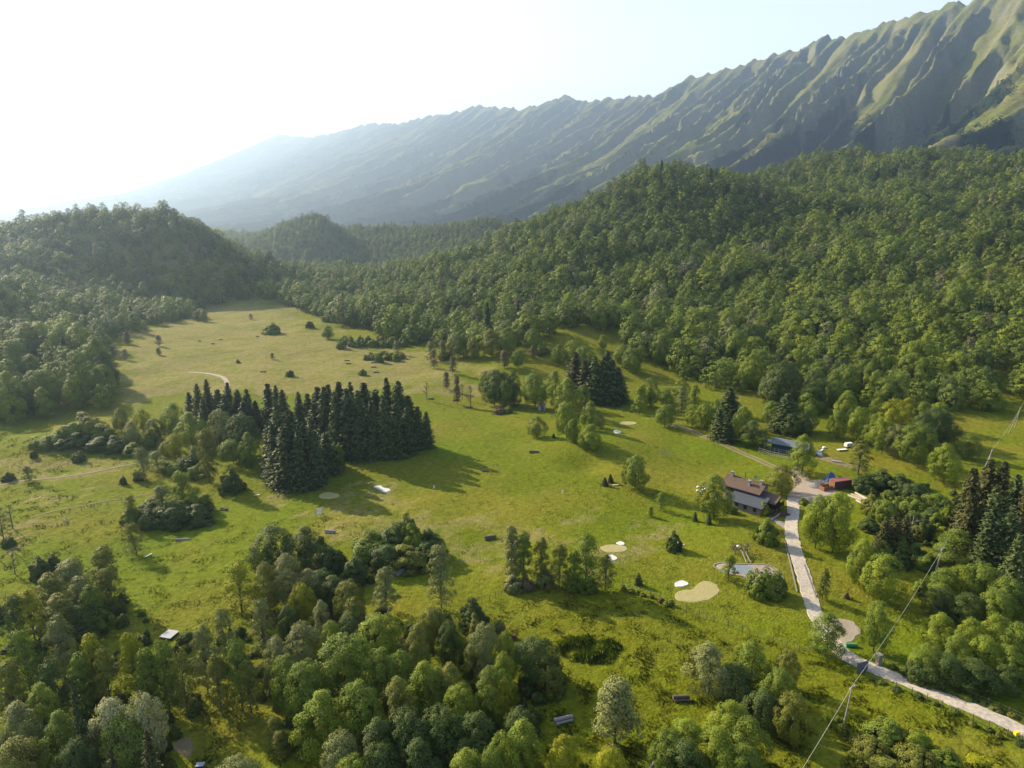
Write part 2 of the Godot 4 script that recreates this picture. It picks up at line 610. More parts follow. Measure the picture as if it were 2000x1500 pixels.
	for n in 30000:
		var k: int = tree_spots[rng.randi() % tree_spots.size()]
		var q := p[k] + (p[k + 1] - p[k]) * rng.randf() + (p[k - nu] - p[k]) * rng.randf()
		var px := pixel_of(q)
		if px.x < -150 or px.x > 2150 or px.y < -100:
			continue
		places.append([q - Vector3(0, 2, 0), rng.randf_range(0.5, 1.3), rng.randf_range(0.5, 1.3)])
	M.ridge_wood = places

# ------------------------------------------------------------------ growing things
var protos := {}

func leaf(b: Build, at: Vector3, facing: Vector3, size: float, shade: Color) -> void:
	var n := facing.normalized()
	var s := n.cross(Vector3(rng.randf() - 0.5, rng.randf() - 0.5, rng.randf() - 0.5)).normalized()
	var u := n.cross(s)
	var l := size * rng.randf_range(0.7, 1.2)
	var w := l * rng.randf_range(0.55, 0.8)
	var a := at - s * l
	var c := at + s * l
	var lift := n * (-0.25 * l)
	var q := [a + lift * 0.5, at + u * w + lift, c + lift * 0.5, at - u * w + lift, at]
	b.v.append(q[0]); b.v.append(q[1]); b.v.append(q[2])
	b.v.append(q[0]); b.v.append(q[2]); b.v.append(q[3])
	for k in 6:
		b.n.append(n)
		b.c.append(shade)

func unit() -> Vector3:
	var z := rng.randf_range(-1.0, 1.0)
	var t := rng.randf() * TAU
	var r := sqrt(1.0 - z * z)
	return Vector3(r * cos(t), z, r * sin(t))

func clump(b: Build, at: Vector3, r: float, squash: float, count: int, size: float, heart: Vector3) -> void:
	var tint := rng.randf_range(0.72, 1.0)
	var warm := rng.randf_range(-0.06, 0.06)
	for k in count:
		var d := unit()
		if d.y < -0.25 and rng.randf() < 0.6:
			d.y = -d.y
		var out := (at - heart)
		if out.length() > 0.1 and d.dot(out.normalized()) < -0.35:
			d = -d
		var q := at + Vector3(d.x, d.y * squash, d.z) * r * (0.5 + 0.62 * sqrt(rng.randf()) + 0.16 * rng.randf() * rng.randf())
		var g := tint * rng.randf_range(0.8, 1.0)
		var o := (q - heart).normalized()
		leaf(b, q, d * 0.45 + o * 0.75 + Vector3(0, 0.08, 0) + unit() * 0.38, size, Color(g * (1.0 + warm), g, g * (0.95 - warm), 1.0))

func trunk_with_limbs(height: float, thick: float, ends: Array, lean := Vector3.ZERO) -> Build:
	var b := Build.new()
	var steps := 5
	var last := Vector3.ZERO - Vector3(0, 0.4, 0)
	var bent := []
	for k in steps + 1:
		var t := k / float(steps)
		var q := Vector3(rng.randf_range(-0.15, 0.15) * t, height * t, rng.randf_range(-0.15, 0.15) * t) + lean * t
		if k > 0:
			b.tube(last, q, thick * (1.0 - 0.75 * (k - 1.0) / steps), thick * (1.0 - 0.75 * t), 7)
		last = q
		bent.append(q)
	for e in ends:
		var f := clampf((e.y / height) * 0.55 + rng.randf_range(-0.05, 0.1), 0.12, 0.9)
		var q: Vector3 = bent[int(f * steps)].lerp(bent[mini(int(f * steps) + 1, steps)], fmod(f * steps, 1.0))
		var mid: Vector3 = q.lerp(e, 0.5) + Vector3(0, 0.12 * q.distance_to(e), 0) * -0.5
		b.tube(q, mid, thick * 0.36, thick * 0.2, 5)
		b.tube(mid, e, thick * 0.2, thick * 0.06, 4)
	return b

# every kind at its natural size; {trunk, crown, w, h}
func grow_broadleaf(seed_: int, w: float, h: float, from: float, clumps: int, per: int, size: float, pear := 0.0, fat := 1.0) -> Dictionary:
	rng.seed = seed_
	var crown := Build.new()
	crown.coloured = true
	var mid := h * (from + 1.0) * 0.5
	var ry := h * (1.0 - from) * 0.5
	var heart := Vector3(0, mid - ry * 0.25, 0)
	var ends := []
	var side := unit() * 0.12 * w
	side.y = 0
	for k in clumps:
		var t := (k + rng.randf()) / clumps
		var a := k * 2.399 + rng.randf_range(-0.4, 0.4)
		var prof := 0.72 + 0.28 * t / 0.32 if t < 0.32 else pow(cos((t - 0.32) / 0.68 * PI * 0.5), 0.46 + pear * 0.8)
		var r := w * rng.randf_range(0.12, 0.20) * (1.0 - 0.25 * t) * fat
		var lump := 1.0 + 0.16 * sin(a * 2.0 + seed_) + rng.randf_range(-0.1, 0.1)
		var reach := (w * 0.5 - r * 0.6) * prof * lump * (1.0 if k % 4 else 0.4)
		var at := Vector3(cos(a) * reach, 0, sin(a) * reach) + side * t
		at.y = lerpf(h * from + r * 0.6, h - r * 0.85, t)
		clump(crown, at, r, 0.82, int(per * pow(r / (w * 0.14), 2.0)), size, heart)
		if k % 2 == 0: ends.append(at)
	var tr := trunk_with_limbs(h * 0.8, h * 0.017, ends.slice(0, 14))
	return measured(tr, crown)

func measured(trunk: Build, crown: Build) -> Dictionary:
	var m := crown.mesh()
	var box := m.get_aabb()
	return {"trunk": trunk.mesh(), "crown": m, "w": (box.size.x + box.size.z) * 0.5 * 0.95, "h": box.end.y}

func grow_alder(seed_: int, w: float, h: float, sparse: float) -> Dictionary:      # tall, airy, narrowing to the top, trunk in view
	rng.seed = seed_
	var crown := Build.new()
	crown.coloured = true
	var ends := []
	var n := 120
	for k in n:
		var t := pow(rng.randf(), 0.9)
		var y := h * lerpf(0.13, 0.97, t)
		var reach := w * 0.5 * (0.25 + 0.95 * pow(1.0 - t, 0.7)) * minf(1.0, 0.6 + t * 2.5) * rng.randf_range(0.3, 1.0)
		var a := rng.randf() * TAU
		var at := Vector3(cos(a) * reach, y, sin(a) * reach)
		clump(crown, at, w * rng.randf_range(0.09, 0.15), 0.8, int(46 * sparse), 0.15, Vector3(0, y - 0.5, 0))
		if k % 3 == 0: ends.append(at)
	var tr := trunk_with_limbs(h * 0.94, h * 0.013, ends)
	return measured(tr, crown)

func grow_bush(seed_: int, w: float, h: float, per: int) -> Dictionary:
	rng.seed = seed_
	var crown := Build.new()
	crown.coloured = true
	var ends := []
	for k in 74:
		var d := unit()
		d.y = absf(d.y)
		var r := w * rng.randf_range(0.06, 0.13)
		var lump := 1.0 + 0.14 * sin(d.x * 4.0 + seed_) * cos(d.z * 3.6 + seed_) + rng.randf_range(-0.1, 0.1)
		var at := Vector3(d.x * (w * 0.5 - r), d.y * (h - r * 0.9), d.z * (w * 0.5 - r)) * (rng.randf_range(0.8, 1.0) if k % 5 else 0.55) * lump
		at.y = maxf(at.y, r * 0.6)
		clump(crown, at, r, 0.9, int(per * 0.5 * pow(r / (w * 0.095), 2.0)), 0.14, Vector3(0, h * 0.3, 0))
		if k % 6 == 0: ends.append(at)
	var b := Build.new()
	for e in ends:
		b.tube(Vector3(rng.randf_range(-0.3, 0.3), -0.3, rng.randf_range(-0.3, 0.3)), e, 0.09, 0.02, 5)
	return measured(b, crown)

func grow_spruce(seed_: int, w: float, h: float) -> Dictionary:
	rng.seed = seed_
	var crown := Build.new()
	crown.coloured = true
	var levels := 34
	for k in levels:
		var t := (k + rng.randf() * 0.5) / levels
		var y := h * lerpf(0.06, 0.985, t)
		var reach := (w * 0.5 * pow(1.0 - t, 0.54) + 0.25) * rng.randf_range(0.82, 1.12)
		var arms := int(lerpf(15.0, 6.0, t))
		for j in arms:
			var a := TAU * (j + rng.randf() * 0.7) / arms + k * 1.3
			var len := reach * rng.randf_range(0.62, 1.08)
			var out := Vector3(cos(a), 0, sin(a))
			var side := Vector3(-sin(a), 0, cos(a))
			var n := maxi(3, int(len / 0.42))
			for s in n:
				var f := (s + 0.4) / n
				var q := Vector3(0, y, 0) + out * len * f + Vector3(0, -len * (0.34 * f) + len * 0.12 * f * f, 0)
				var span := 0.40 * (1.15 - 0.5 * f) + 0.14
				var g := rng.randf_range(0.65, 1.0)
				leaf(crown, q + side * rng.randf_range(-0.25, 0.25) * len * 0.4, Vector3(0, 0.9, 0) + out * 0.35 + unit() * 0.55, span, Color(g, g, g * 0.95, 1.0))
				leaf(crown, q + side * rng.randf_range(-0.3, 0.3) * len * 0.5 - Vector3(0, 0.16, 0), out * 0.8 + unit() * 0.5, span * 0.9, Color(g, g, g * 0.95, 1.0))
	var b := Build.new()
	b.tube(Vector3(0, -0.5, 0), Vector3(0, h * 0.5, 0), h * 0.013, h * 0.008, 7)
	b.tube(Vector3(0, h * 0.5, 0), Vector3(0, h * 0.98, 0), h * 0.008, 0.02, 6)
	return measured(b, crown)

func grow_bare(seed_: int, w: float, h: float) -> Dictionary:      # branches in bud, hardly any leaves
	rng.seed = seed_
	var b := Build.new()
	var crown := Build.new()
	crown.coloured = true
	b.tube(Vector3(0, -0.4, 0), Vector3(0, h * 0.5, 0), 0.15, 0.1, 6)
	b.tube(Vector3(0, h * 0.5, 0), Vector3(0.1, h * 0.97, 0), 0.1, 0.02, 5)
	for k in 26:
		var t := rng.randf_range(0.22, 0.93)
		var a := rng.randf() * TAU
		var l := w * 0.55 * (1.15 - t) * rng.randf_range(0.6, 1.1)
		var q := Vector3(0, h * t, 0)
		var e := q + Vector3(cos(a) * l, l * rng.randf_range(0.7, 1.2), sin(a) * l)
		b.tube(q, e, 0.045, 0.012, 4)
		for j in 5:
			var f := rng.randf_range(0.3, 1.0)
			var q2 := q.lerp(e, f)
			var e2 := q2 + (unit() + Vector3(0, 0.8, 0)) * l * 0.35
			b.tube(q2, e2, 0.022, 0.008, 3)
			for i in 3:
				leaf(crown, q2.lerp(e2, rng.randf()) + unit() * 0.1, unit(), 0.11, Color(0.9, 0.9, 0.9, 1))
	return measured(b, crown)

func raise_nursery() -> void:
	M.bark = grained(lin(0.10, 0.085, 0.065), 51, 0.05, 1.2, 0.5)
	M.grey_bark = grained(lin(0.16, 0.15, 0.13), 52, 0.05, 1.2, 0.5)
	var tones := {
		"mid": [Color(0.140, 0.188, 0.022), Color(0.42, 0.5, 0.08)], "bright": [Color(0.185, 0.232, 0.020), Color(0.46, 0.55, 0.07)], "yellow": [Color(0.250, 0.260, 0.012), Color(0.52, 0.58, 0.05)],
		"dark": [Color(0.072, 0.104, 0.022), Color(0.3, 0.38, 0.08)], "pale": [Color(0.200, 0.215, 0.072), Color(0.42, 0.48, 0.14)], "olive": [Color(0.165, 0.175, 0.028), Color(0.42, 0.46, 0.08)],
		"spruce": [Color(0.064, 0.090, 0.028), Color(0.10, 0.13, 0.05)], "brown": [Color(0.16, 0.13, 0.07), Color(0.3, 0.25, 0.12)],
		"flower": [Color(0.34, 0.34, 0.16), Color(0.4, 0.4, 0.2)], "larch": [Color(0.072, 0.074, 0.024), Color(0.2, 0.22, 0.06)]}
	tones.spruce_fresh = [Color(0.084, 0.112, 0.032), Color(0.14, 0.18, 0.06)]
	for t in tones:
		M[t] = leaf_material(tones[t][0].linear_to_srgb(), tones[t][1])
	protos.broad = [grow_broadleaf(101, 8.6, 11.0, 0.09, 54, 190, 0.15, 0.0, 0.95), grow_broadleaf(102, 8.0, 11.5, 0.06, 54, 190, 0.145, 0.3, 0.95), grow_broadleaf(103, 9.2, 10.5, 0.12, 56, 190, 0.155, -0.1, 0.95),
		grow_broadleaf(104, 8.4, 12.0, 0.05, 54, 190, 0.15, 0.4, 0.95), grow_broadleaf(105, 9.0, 11.0, 0.08, 48, 200, 0.155, 0.15)]
	protos.alder = [grow_alder(111, 6.0, 13.0, 1.0), grow_alder(112, 6.5, 12.5, 0.8), grow_alder(113, 5.4, 13.0, 1.2)]
	protos.bush = [grow_bush(121, 6.0, 4.4, 210), grow_bush(122, 6.5, 4.2, 210), grow_bush(123, 5.6, 4.8, 210)]
	protos.spruce = [grow_spruce(131, 7.4, 18.0), grow_spruce(132, 7.0, 19.0), grow_spruce(133, 8.0, 17.0), grow_spruce(134, 6.4, 19.0), grow_spruce(135, 8.4, 18.0)]
	protos.bare = [grow_bare(141, 5.0, 10.0), grow_bare(142, 4.4, 9.0)]
	# simpler trees for the woods farther off
	protos.wood = [grow_broadleaf(151, 8.6, 12.0, 0.03, 28, 44, 0.30, 0.0, 1.12), grow_broadleaf(152, 8.0, 13.0, 0.03, 28, 44, 0.30, 0.15, 1.1), grow_broadleaf(153, 9.2, 11.5, 0.03, 28, 44, 0.31, -0.15, 1.12), grow_broadleaf(154, 7.8, 13.0, 0.03, 26, 46, 0.30, 0.3, 1.1)]
	protos.far = [grow_broadleaf(161, 9.0, 10.0, 0.05, 9, 9, 1.15), grow_broadleaf(162, 8.0, 12.0, 0.05, 8, 9, 1.1, 0.5)]

const KIND := {"broad": ["broadleaf_tree", "tree"], "alder": ["alder_tree", "tree"], "bush": ["bush", "bush"], "spruce": ["spruce_tree", "tree"], "bare": ["bare_tree", "tree"]}
var cleared := {}      # square metres kept free of tall grass
var spots := []       # where trees stand, so that the woods keep clear of them

func plant(kind: String, tone: String, at: Vector3, w: float, h: float, label: String, group := "", lean := 0.0) -> Node3D:
	var list: Array = protos[kind]
	var k := int(absf(at.x * 7.3 + at.z * 3.1)) % list.size()
	var d: Dictionary = list[k]
	var o := thing(KIND[kind][0], label, KIND[kind][1], at - Vector3(0, 0.1, 0), fmod(absf(at.x * 1.7 + at.z * 2.3), TAU), group)
	o.scale = Vector3(w / d.w, h / d.h, w / d.w)
	if lean != 0.0:
		o.rotation.z = 0.0
		o.basis = Basis(Vector3(0, 0, 1), lean) * o.basis
	part("trunk", d.trunk, M.grey_bark if kind == "alder" or kind == "bare" else M.bark, o)
	var shade: Material = M[tone]
	if kind == "spruce" and tone == "spruce" and fmod(absf(at.x * 3.7 + at.z * 5.1), 3.0) < 1.0:
		shade = M.spruce_fresh
	part("crown", d.crown, shade, o)
	spots.append(Vector3(at.x, w, at.z))
	return o

# a tree whose foot shows: pixel x, foot y, top y, width in pixels
func by_foot(kind: String, tone: String, px: float, foot: float, top: float, wide: float, label: String, group := "", lean := 0.0) -> void:
	var p := hit(px, foot)
	var mpp := metres_per_pixel(p)
	var dep := atan2(EYE - p.y, Vector2(p.x, p.z).length())
	plant(kind, tone, p, wide * mpp * (1.6 + 0.3 * sin(px * 2.9 + foot * 1.3) if kind == "spruce" else 1.08), (foot - top) * mpp / cos(dep) * 0.97 * (1.0 if kind != "spruce" else 1.0 + 0.12 * sin(px * 1.7 + foot)), label, group, lean)

# a tree whose top shows: pixel x, top y, width in pixels, height in metres
func by_top(kind: String, tone: String, px: float, top: float, wide: float, h: float, label: String, group := "") -> void:
	var p := hit(px, top, h)
	plant(kind, tone, p, wide * metres_per_pixel(p + Vector3(0, h * 0.6, 0)) * (1.22 if kind == "alder" else 1.12), h, label, group)

func many(called: String, label: String, mesh_of: Array, places: Array, parent: Node) -> void:
	# places: [position, width scale, height scale, variant, colour]
	for k in mesh_of.size():
		var mine := places.filter(func(q): return q[3] == k)
		if mine.is_empty(): continue
		var mm := MultiMesh.new()
		mm.transform_format = MultiMesh.TRANSFORM_3D
		mm.use_colors = true
		mm.mesh = mesh_of[k]
		mm.instance_count = mine.size()
		for i in mine.size():
			var q = mine[i]
			var b := Basis(Vector3.UP, fmod(i * 2.399, TAU)).scaled(Vector3(q[1], q[2], q[1]))
			mm.set_instance_transform(i, Transform3D(b, q[0]))
			mm.set_instance_color(i, q[4])
		var o := MultiMeshInstance3D.new()
		o.name = called
		o.multimesh = mm
		o.set_meta("kind", "stuff")
		parent.add_child(o, true)


# ------------------------------------------------------------------ trees one can point at
const TONE := {"mid": "green", "bright": "bright green", "yellow": "yellow-green", "dark": "dark green", "pale": "pale grey-green", "olive": "olive green", "flower": "white-flowering", "spruce": "dark", "larch": "brownish", "brown": "brown"}
const LOOK := {"broad": "broadleaf tree", "alder": "slender airy tree", "bush": "rounded bush", "spruce": "spruce", "bare": "nearly leafless tree"}

func grove(where: String, group: String, rows: Array) -> void:
	# [kind, tone, x, top, width, height in metres] when only the top shows
	for r in rows:
		by_top(r[0], r[1], r[2], r[3], r[4], r[5], "%s %s %s" % [TONE[r[1]], LOOK[r[0]], where], group)

func stand(where: String, group: String, rows: Array) -> void:
	# [kind, tone, x, foot, top, width] when the foot shows
	for r in rows:
		by_foot(r[0], r[1], r[2], r[3], r[4], r[5], "%s %s %s" % [TONE[r[1]], LOOK[r[0]], where], group)

func plant_the_valley() -> void:
	# the wood below the grey platform
	grove("in the wood below the grey platform", "trees below the grey platform", [
		["alder", "mid", 35, 1225, 60, 12], ["alder", "pale", 105, 1200, 62, 12], ["alder", "yellow", 172, 1238, 52, 11], ["alder", "olive", 198, 1260, 46, 11], ["alder", "yellow", 250, 1230, 55, 12],
		["alder", "mid", 312, 1247, 55, 12], ["alder", "pale", 390, 1217, 52, 12], ["alder", "mid", 458, 1243, 56, 12], ["alder", "pale", 430, 1184, 46, 11], ["alder", "mid", 280, 1262, 48, 11], ["alder", "olive", 350, 1268, 48, 11],
		["broad", "bright", 72, 1330, 75, 10], ["broad", "pale", 22, 1372, 85, 10], ["broad", "mid", 108, 1388, 75, 10], ["broad", "flower", 215, 1362, 85, 10.5], ["broad", "flower", 275, 1353, 70, 11],
		["broad", "mid", 250, 1385, 110, 9], ["spruce", "spruce", 141, 1328, 40, 14], ["spruce", "larch", 285, 1425, 50, 11], ["spruce", "larch", 215, 1462, 46, 10], ["broad", "olive", 30, 1440, 100, 9], ["broad", "dark", 140, 1440, 80, 8],
		["alder", "olive", 420, 1275, 46, 10], ["alder", "olive", 480, 1285, 46, 9], ["broad", "pale", 457, 1474, 95, 9], ["alder", "olive", 10, 1290, 50, 11], ["broad", "dark", 190, 1400, 70, 8], ["alder", "dark", 90, 1290, 60, 10], ["alder", "mid", 150, 1275, 50, 10]])
	grove("in the thicket beside the tall bent tree", "trees beside the trampled meadow", [
		["alder", "pale", 132, 1092, 62, 9], ["alder", "olive", 196, 1066, 52, 11], ["alder", "olive", 92, 1120, 60, 9], ["alder", "yellow", 50, 1152, 55, 9], ["alder", "pale", 155, 1122, 58, 9], ["alder", "olive", 110, 1160, 62, 9],
		["alder", "mid", 175, 1140, 52, 9], ["alder", "dark", 20, 1160, 46, 9], ["bush", "dark", 72, 1085, 40, 4.5], ["bush", "dark", 100, 1078, 26, 4], ["alder", "olive", 205, 1105, 46, 9], ["alder", "dark", 150, 1180, 50, 7], ["bush", "dark", 195, 1165, 48, 4]])
	# the big wood in front
	grove("in the wood in front of the log jumps", "trees of the wood in front", [
		["broad", "dark", 525, 1026, 84, 10], ["broad", "dark", 592, 1027, 76, 10], ["alder", "yellow", 462, 1094, 60, 10], ["broad", "pale", 560, 1079, 66, 10.5], ["broad", "olive", 518, 1096, 56, 10], ["broad", "pale", 600, 1106, 50, 9],
		["broad", "yellow", 587, 1138, 48, 9], ["broad", "pale", 622, 1170, 50, 9], ["broad", "dark", 562, 1178, 46, 8.5], ["broad", "olive", 682, 1131, 60, 9], ["alder", "olive", 691, 1166, 52, 9], ["broad", "bright", 740, 1198, 92, 9],
		["broad", "bright", 642, 1212, 52, 9], ["broad", "pale", 590, 1213, 76, 10.5], ["broad", "pale", 536, 1241, 62, 10], ["broad", "mid", 668, 1238, 118, 12], ["broad", "mid", 742, 1266, 78, 10], ["broad", "olive", 810, 1216, 60, 9.5],
		["broad", "olive", 842, 1181, 52, 8], ["broad", "dark", 876, 1210, 50, 9], ["broad", "bright", 826, 1292, 80, 10], ["broad", "mid", 598, 1288, 82, 10.5], ["broad", "mid", 556, 1278, 66, 10], ["alder", "pale", 506, 1166, 46, 10.5],
		["broad", "bright", 622, 1350, 100, 10], ["broad", "pale", 656, 1430, 82, 9], ["broad", "pale", 943, 1213, 66, 10], ["broad", "bright", 986, 1232, 48, 9], ["broad", "olive", 882, 1290, 66, 9.5], ["broad", "bright", 986, 1272, 54, 9],
		["broad", "mid", 960, 1300, 70, 9.5], ["broad", "yellow", 986, 1322, 42, 8], ["broad", "bright", 900, 1335, 72, 9.5], ["broad", "mid", 850, 1300, 60, 9], ["broad", "dark", 930, 1395, 90, 9], ["broad", "dark", 860, 1385, 100, 9.5],
		["broad", "dark", 790, 1390, 100, 9.5], ["broad", "dark", 730, 1400, 90, 9], ["broad", "mid", 700, 1330, 90, 11], ["broad", "dark", 820, 1440, 90, 8], ["broad", "dark", 910, 1440, 70, 7], ["broad", "dark", 1020, 1380, 70, 8], ["broad", "dark", 740, 1455, 80, 8],
		["bush", "dark", 922, 1168, 56, 5.2], ["bush", "olive", 930, 1198, 40, 4], ["bush", "dark", 862, 1190, 50, 5], ["broad", "dark", 1042, 1240, 84, 8], ["bush", "pale", 976, 1210, 24, 2.6], ["broad", "olive", 770, 1320, 80, 10],
		["bush", "dark", 640, 1070, 60, 5], ["bush", "dark", 690, 1085, 56, 5.5], ["broad", "dark", 650, 1120, 60, 7.5], ["broad", "dark", 630, 1110, 56, 7.5], ["broad", "mid", 780, 1270, 60, 9], ["broad", "dark", 680, 1195, 60, 8]])
	grove("at the lower edge of the wood in front", "bright trees at the wood's near edge", [
		["broad", "bright", 1022, 1406, 92, 10.5], ["broad", "bright", 982, 1426, 64, 9.5], ["broad", "yellow", 1100, 1430, 62, 8], ["broad", "bright", 915, 1462, 92, 9], ["broad", "mid", 965, 1452, 60, 9], ["broad", "yellow", 1195, 1458, 66, 7],
		["broad", "bright", 690, 1475, 80, 8], ["alder", "olive", 535, 1398, 34, 5], ["alder", "olive", 545, 1425, 34, 4]])
	# solitary airy trees
	by_foot("alder", "pale", 755, 1200, 1107, 56, "tapering pale tree beside the grey log jump", "")
	by_foot("alder", "pale", 862, 1188, 1063, 58, "tallest pale columnar tree with bare trunk above the round dark bush", "")
	by_foot("alder", "pale", 1200, 1450, 1335, 92, "broad airy pale tree standing alone in the rough grass", "")
	by_top("bush", "olive", 1074, 1285, 68, 5.2, "olive round bush casting a long shadow beside the lush hollow", "")
	# the copse of bushes on the meadow
	grove("in the dense copse on the meadow", "bushes of the meadow copse", [
		["bush", "mid", 725, 1038, 84, 5.5], ["bush", "dark", 770, 1018, 80, 6.5], ["bush", "mid", 795, 999, 50, 8.5], ["bush", "bright", 805, 1020, 52, 7], ["bush", "dark", 838, 1030, 56, 6], ["bush", "olive", 790, 1063, 80, 5], ["bush", "dark", 752, 1060, 74, 5], ["bush", "dark", 830, 1060, 66, 4.5], ["bush", "mid", 715, 1062, 50, 4]])
	# row of trees at the fence
	stand("in the row along the wire fence", "trees in the row by the wire fence", [
		["alder", "pale", 1000, 1140, 1026, 34], ["alder", "mid", 1022, 1138, 1040, 44], ["alder", "olive", 1056, 1142, 1050, 42], ["alder", "olive", 1092, 1146, 1062, 46], ["alder", "mid", 1144, 1150, 1044, 58], ["alder", "olive", 1182, 1152, 1084, 44], ["alder", "mid", 1120, 1150, 1075, 40]])
	grove("under the row along the wire fence", "bushes under the fence row", [["bush", "pale", 1003, 1120, 42, 3.4], ["bush", "pale", 1065, 1105, 36, 4.2], ["bush", "mid", 1120, 1120, 40, 3], ["bush", "mid", 1150, 1125, 36, 3], ["bush", "brown", 1030, 1125, 30, 2.6]])
	# cluster beside the drive's lower bend
	grove("in the clump beside the lower road", "trees of the clump by the lower road", [
		["broad", "pale", 1392, 1254, 92, 9], ["broad", "mid", 1474, 1253, 74, 8.5], ["broad", "olive", 1540, 1268, 48, 6.5], ["broad", "mid", 1522, 1304, 68, 8], ["broad", "olive", 1551, 1350, 62, 8], ["broad", "bright", 1430, 1364, 88, 9],
		["broad", "bright", 1345, 1402, 80, 7], ["broad", "mid", 1312, 1425, 70, 7], ["broad", "mid", 1468, 1402, 80, 8.5], ["broad", "dark", 1345, 1448, 80, 7], ["broad", "dark", 1440, 1300, 84, 6.5], ["broad", "bright", 1400, 1420, 80, 8], ["broad", "dark", 1490, 1345, 70, 6.5], ["broad", "mid", 1450, 1450, 80, 7]])
	grove("in the low scrub near the bottom power pole", "scrub near the power pole", [
		["bush", "mid", 1735, 1405, 80, 3.4], ["bush", "bright", 1790, 1425, 60, 3], ["bush", "olive", 1700, 1440, 70, 3], ["bush", "olive", 1790, 1460, 80, 3], ["bush", "bright", 1640, 1395, 26, 2.2], ["bush", "mid", 1850, 1465, 70, 2.6], ["bush", "olive", 1730, 1480, 80, 2.6], ["bush", "yellow", 1930, 1480, 80, 2.2], ["bush", "olive", 1650, 1410, 20, 1.8]])
	# trees on the house lawn and by the drive
	by_foot("broad", "mid", 1612, 1281, 1199, 82, "round leafy tree standing over the bend of the drive", "")
	by_foot("broad", "mid", 1706, 1272, 1172, 60, "upright leafy tree beside the stone gate pillar", "")
	by_foot("broad", "bright", 1719, 1178, 1080, 78, "broad bright tree with feathery crown on the slope beside the drive", "")
	by_foot("broad", "bright", 1677, 1143, 1048, 58, "bright tree with forked dark trunk on the slope beside the drive", "")
	by_foot("broad", "bright", 1592, 1070, 962, 60, "large twin-crowned tree at the bend of the drive", "")
	by_foot("broad", "bright", 1626, 1078, 958, 74, "tallest leafy tree beside the pale drive", "")
	by_foot("bush", "mid", 1484, 1160, 1106, 54, "round bush at the pond's edge", "bushes at the pond")
	by_foot("bush", "mid", 1512, 1160, 1112, 50, "round bush at the pond's edge", "bushes at the pond")
	by_foot("alder", "bright", 1422, 1134, 1082, 36, "small light tree in front of the pond", "")
	by_foot("bush", "dark", 1315, 1074, 1035, 32, "single dark round tree on the lawn beside a white plank", "")
	by_foot("bush", "mid", 1497, 1060, 1008, 46, "round bushy tree beside the path to the house", "")
	by_foot("alder", "olive", 1606, 1170, 1109, 28, "thin young tree on the bank of the drive", "")
	by_foot("bush", "brown", 1653, 1168, 1152, 11, "tiny brownish shrub on the bank of the drive", "")
	by_foot("broad", "mid", 1394, 1013, 925, 62, "tree with open crown in front of the house", "")
	by_foot("broad", "olive", 1526, 966, 905, 58, "tree shading the gable of the house", "")
	by_foot("broad", "bright", 1566, 928, 846, 58, "spreading bright tree in the gravel yard", "")
	by_foot("bush", "yellow", 1490, 1006, 978, 30, "yellow-green shrub below the balcony", "shrubs round the house")
	by_foot("bush", "yellow", 1451, 985, 960, 14, "yellow-green shrub against the house wall", "shrubs round the house")
	by_foot("bush", "yellow", 1531, 1004, 986, 10, "slim yellow-green shrub beside the drive", "shrubs round the house")
	by_foot("bush", "mid", 1430, 1002, 986, 22, "low green bush under the house tree", "shrubs round the house")
	by_foot("bush", "bright", 1570, 985, 970, 20, "low bright bush at the yard's edge", "shrubs round the house")
	stand("on the lawn below the house", "small spruces on the lawn", [["spruce", "spruce", 1357, 1018, 1000, 9], ["spruce", "spruce", 1384, 1024, 1002, 11], ["spruce", "spruce", 1373, 998, 982, 8]])
	by_foot("alder", "bright", 1291, 997, 959, 22, "thin young tree with round head on the lawn", "")
	by_foot("alder", "bright", 1270, 1008, 988, 14, "sapling on the lawn", "")
	stand("in the middle of the meadow", "small spruces in the meadow", [["spruce", "larch", 1181, 948, 932, 9], ["spruce", "larch", 1192, 942, 926, 9], ["spruce", "spruce", 1081, 855, 845, 7]])
	by_foot("bush", "spruce", 1247, 1142, 1118, 16, "dark cypress-like shrub at the wire fence", "")
	by_foot("broad", "mid", 1240, 955, 886, 52, "single round tree with bare stem in the meadow", "")
	by_foot("broad", "mid", 1049, 854, 811, 38, "small round tree on the knoll of the meadow", "")
	# the line of tall trees in the middle
	stand("in the tall row across the meadow", "trees of the tall row across the meadow", [
		["broad", "bright", 1150, 878, 826, 50], ["broad", "bright", 1110, 812, 734, 56], ["broad", "bright", 1106, 858, 780, 44], ["broad", "mid", 1120, 866, 815, 32], ["broad", "mid", 1155, 842, 780, 42], ["broad", "olive", 1171, 836, 806, 24],
		["broad", "mid", 1045, 798, 724, 48], ["broad", "mid", 1084, 793, 720, 44], ["broad", "dark", 966, 792, 720, 52], ["broad", "dark", 1004, 792, 722, 42], ["broad", "mid", 986, 797, 741, 32], ["broad", "mid", 948, 770, 722, 30], ["broad", "dark", 985, 790, 722, 46], ["broad", "mid", 1135, 800, 750, 34]])
	stand("at the foot of the tall row", "bushes at the foot of the tall row", [["bush", "brown", 975, 808, 794, 26], ["bush", "mid", 992, 806, 790, 20]])
	stand("in the dark stand on the meadow", "spruces of the small dark stand", [
		["spruce", "larch", 1122, 776, 690, 34], ["spruce", "larch", 1140, 782, 694, 34], ["spruce", "spruce", 1160, 786, 690, 34], ["spruce", "spruce", 1176, 788, 686, 36], ["spruce", "spruce", 1192, 788, 694, 34], ["spruce", "spruce", 1205, 784, 706, 30], ["spruce", "spruce", 1150, 778, 700, 32], ["spruce", "spruce", 1184, 778, 692, 30]])
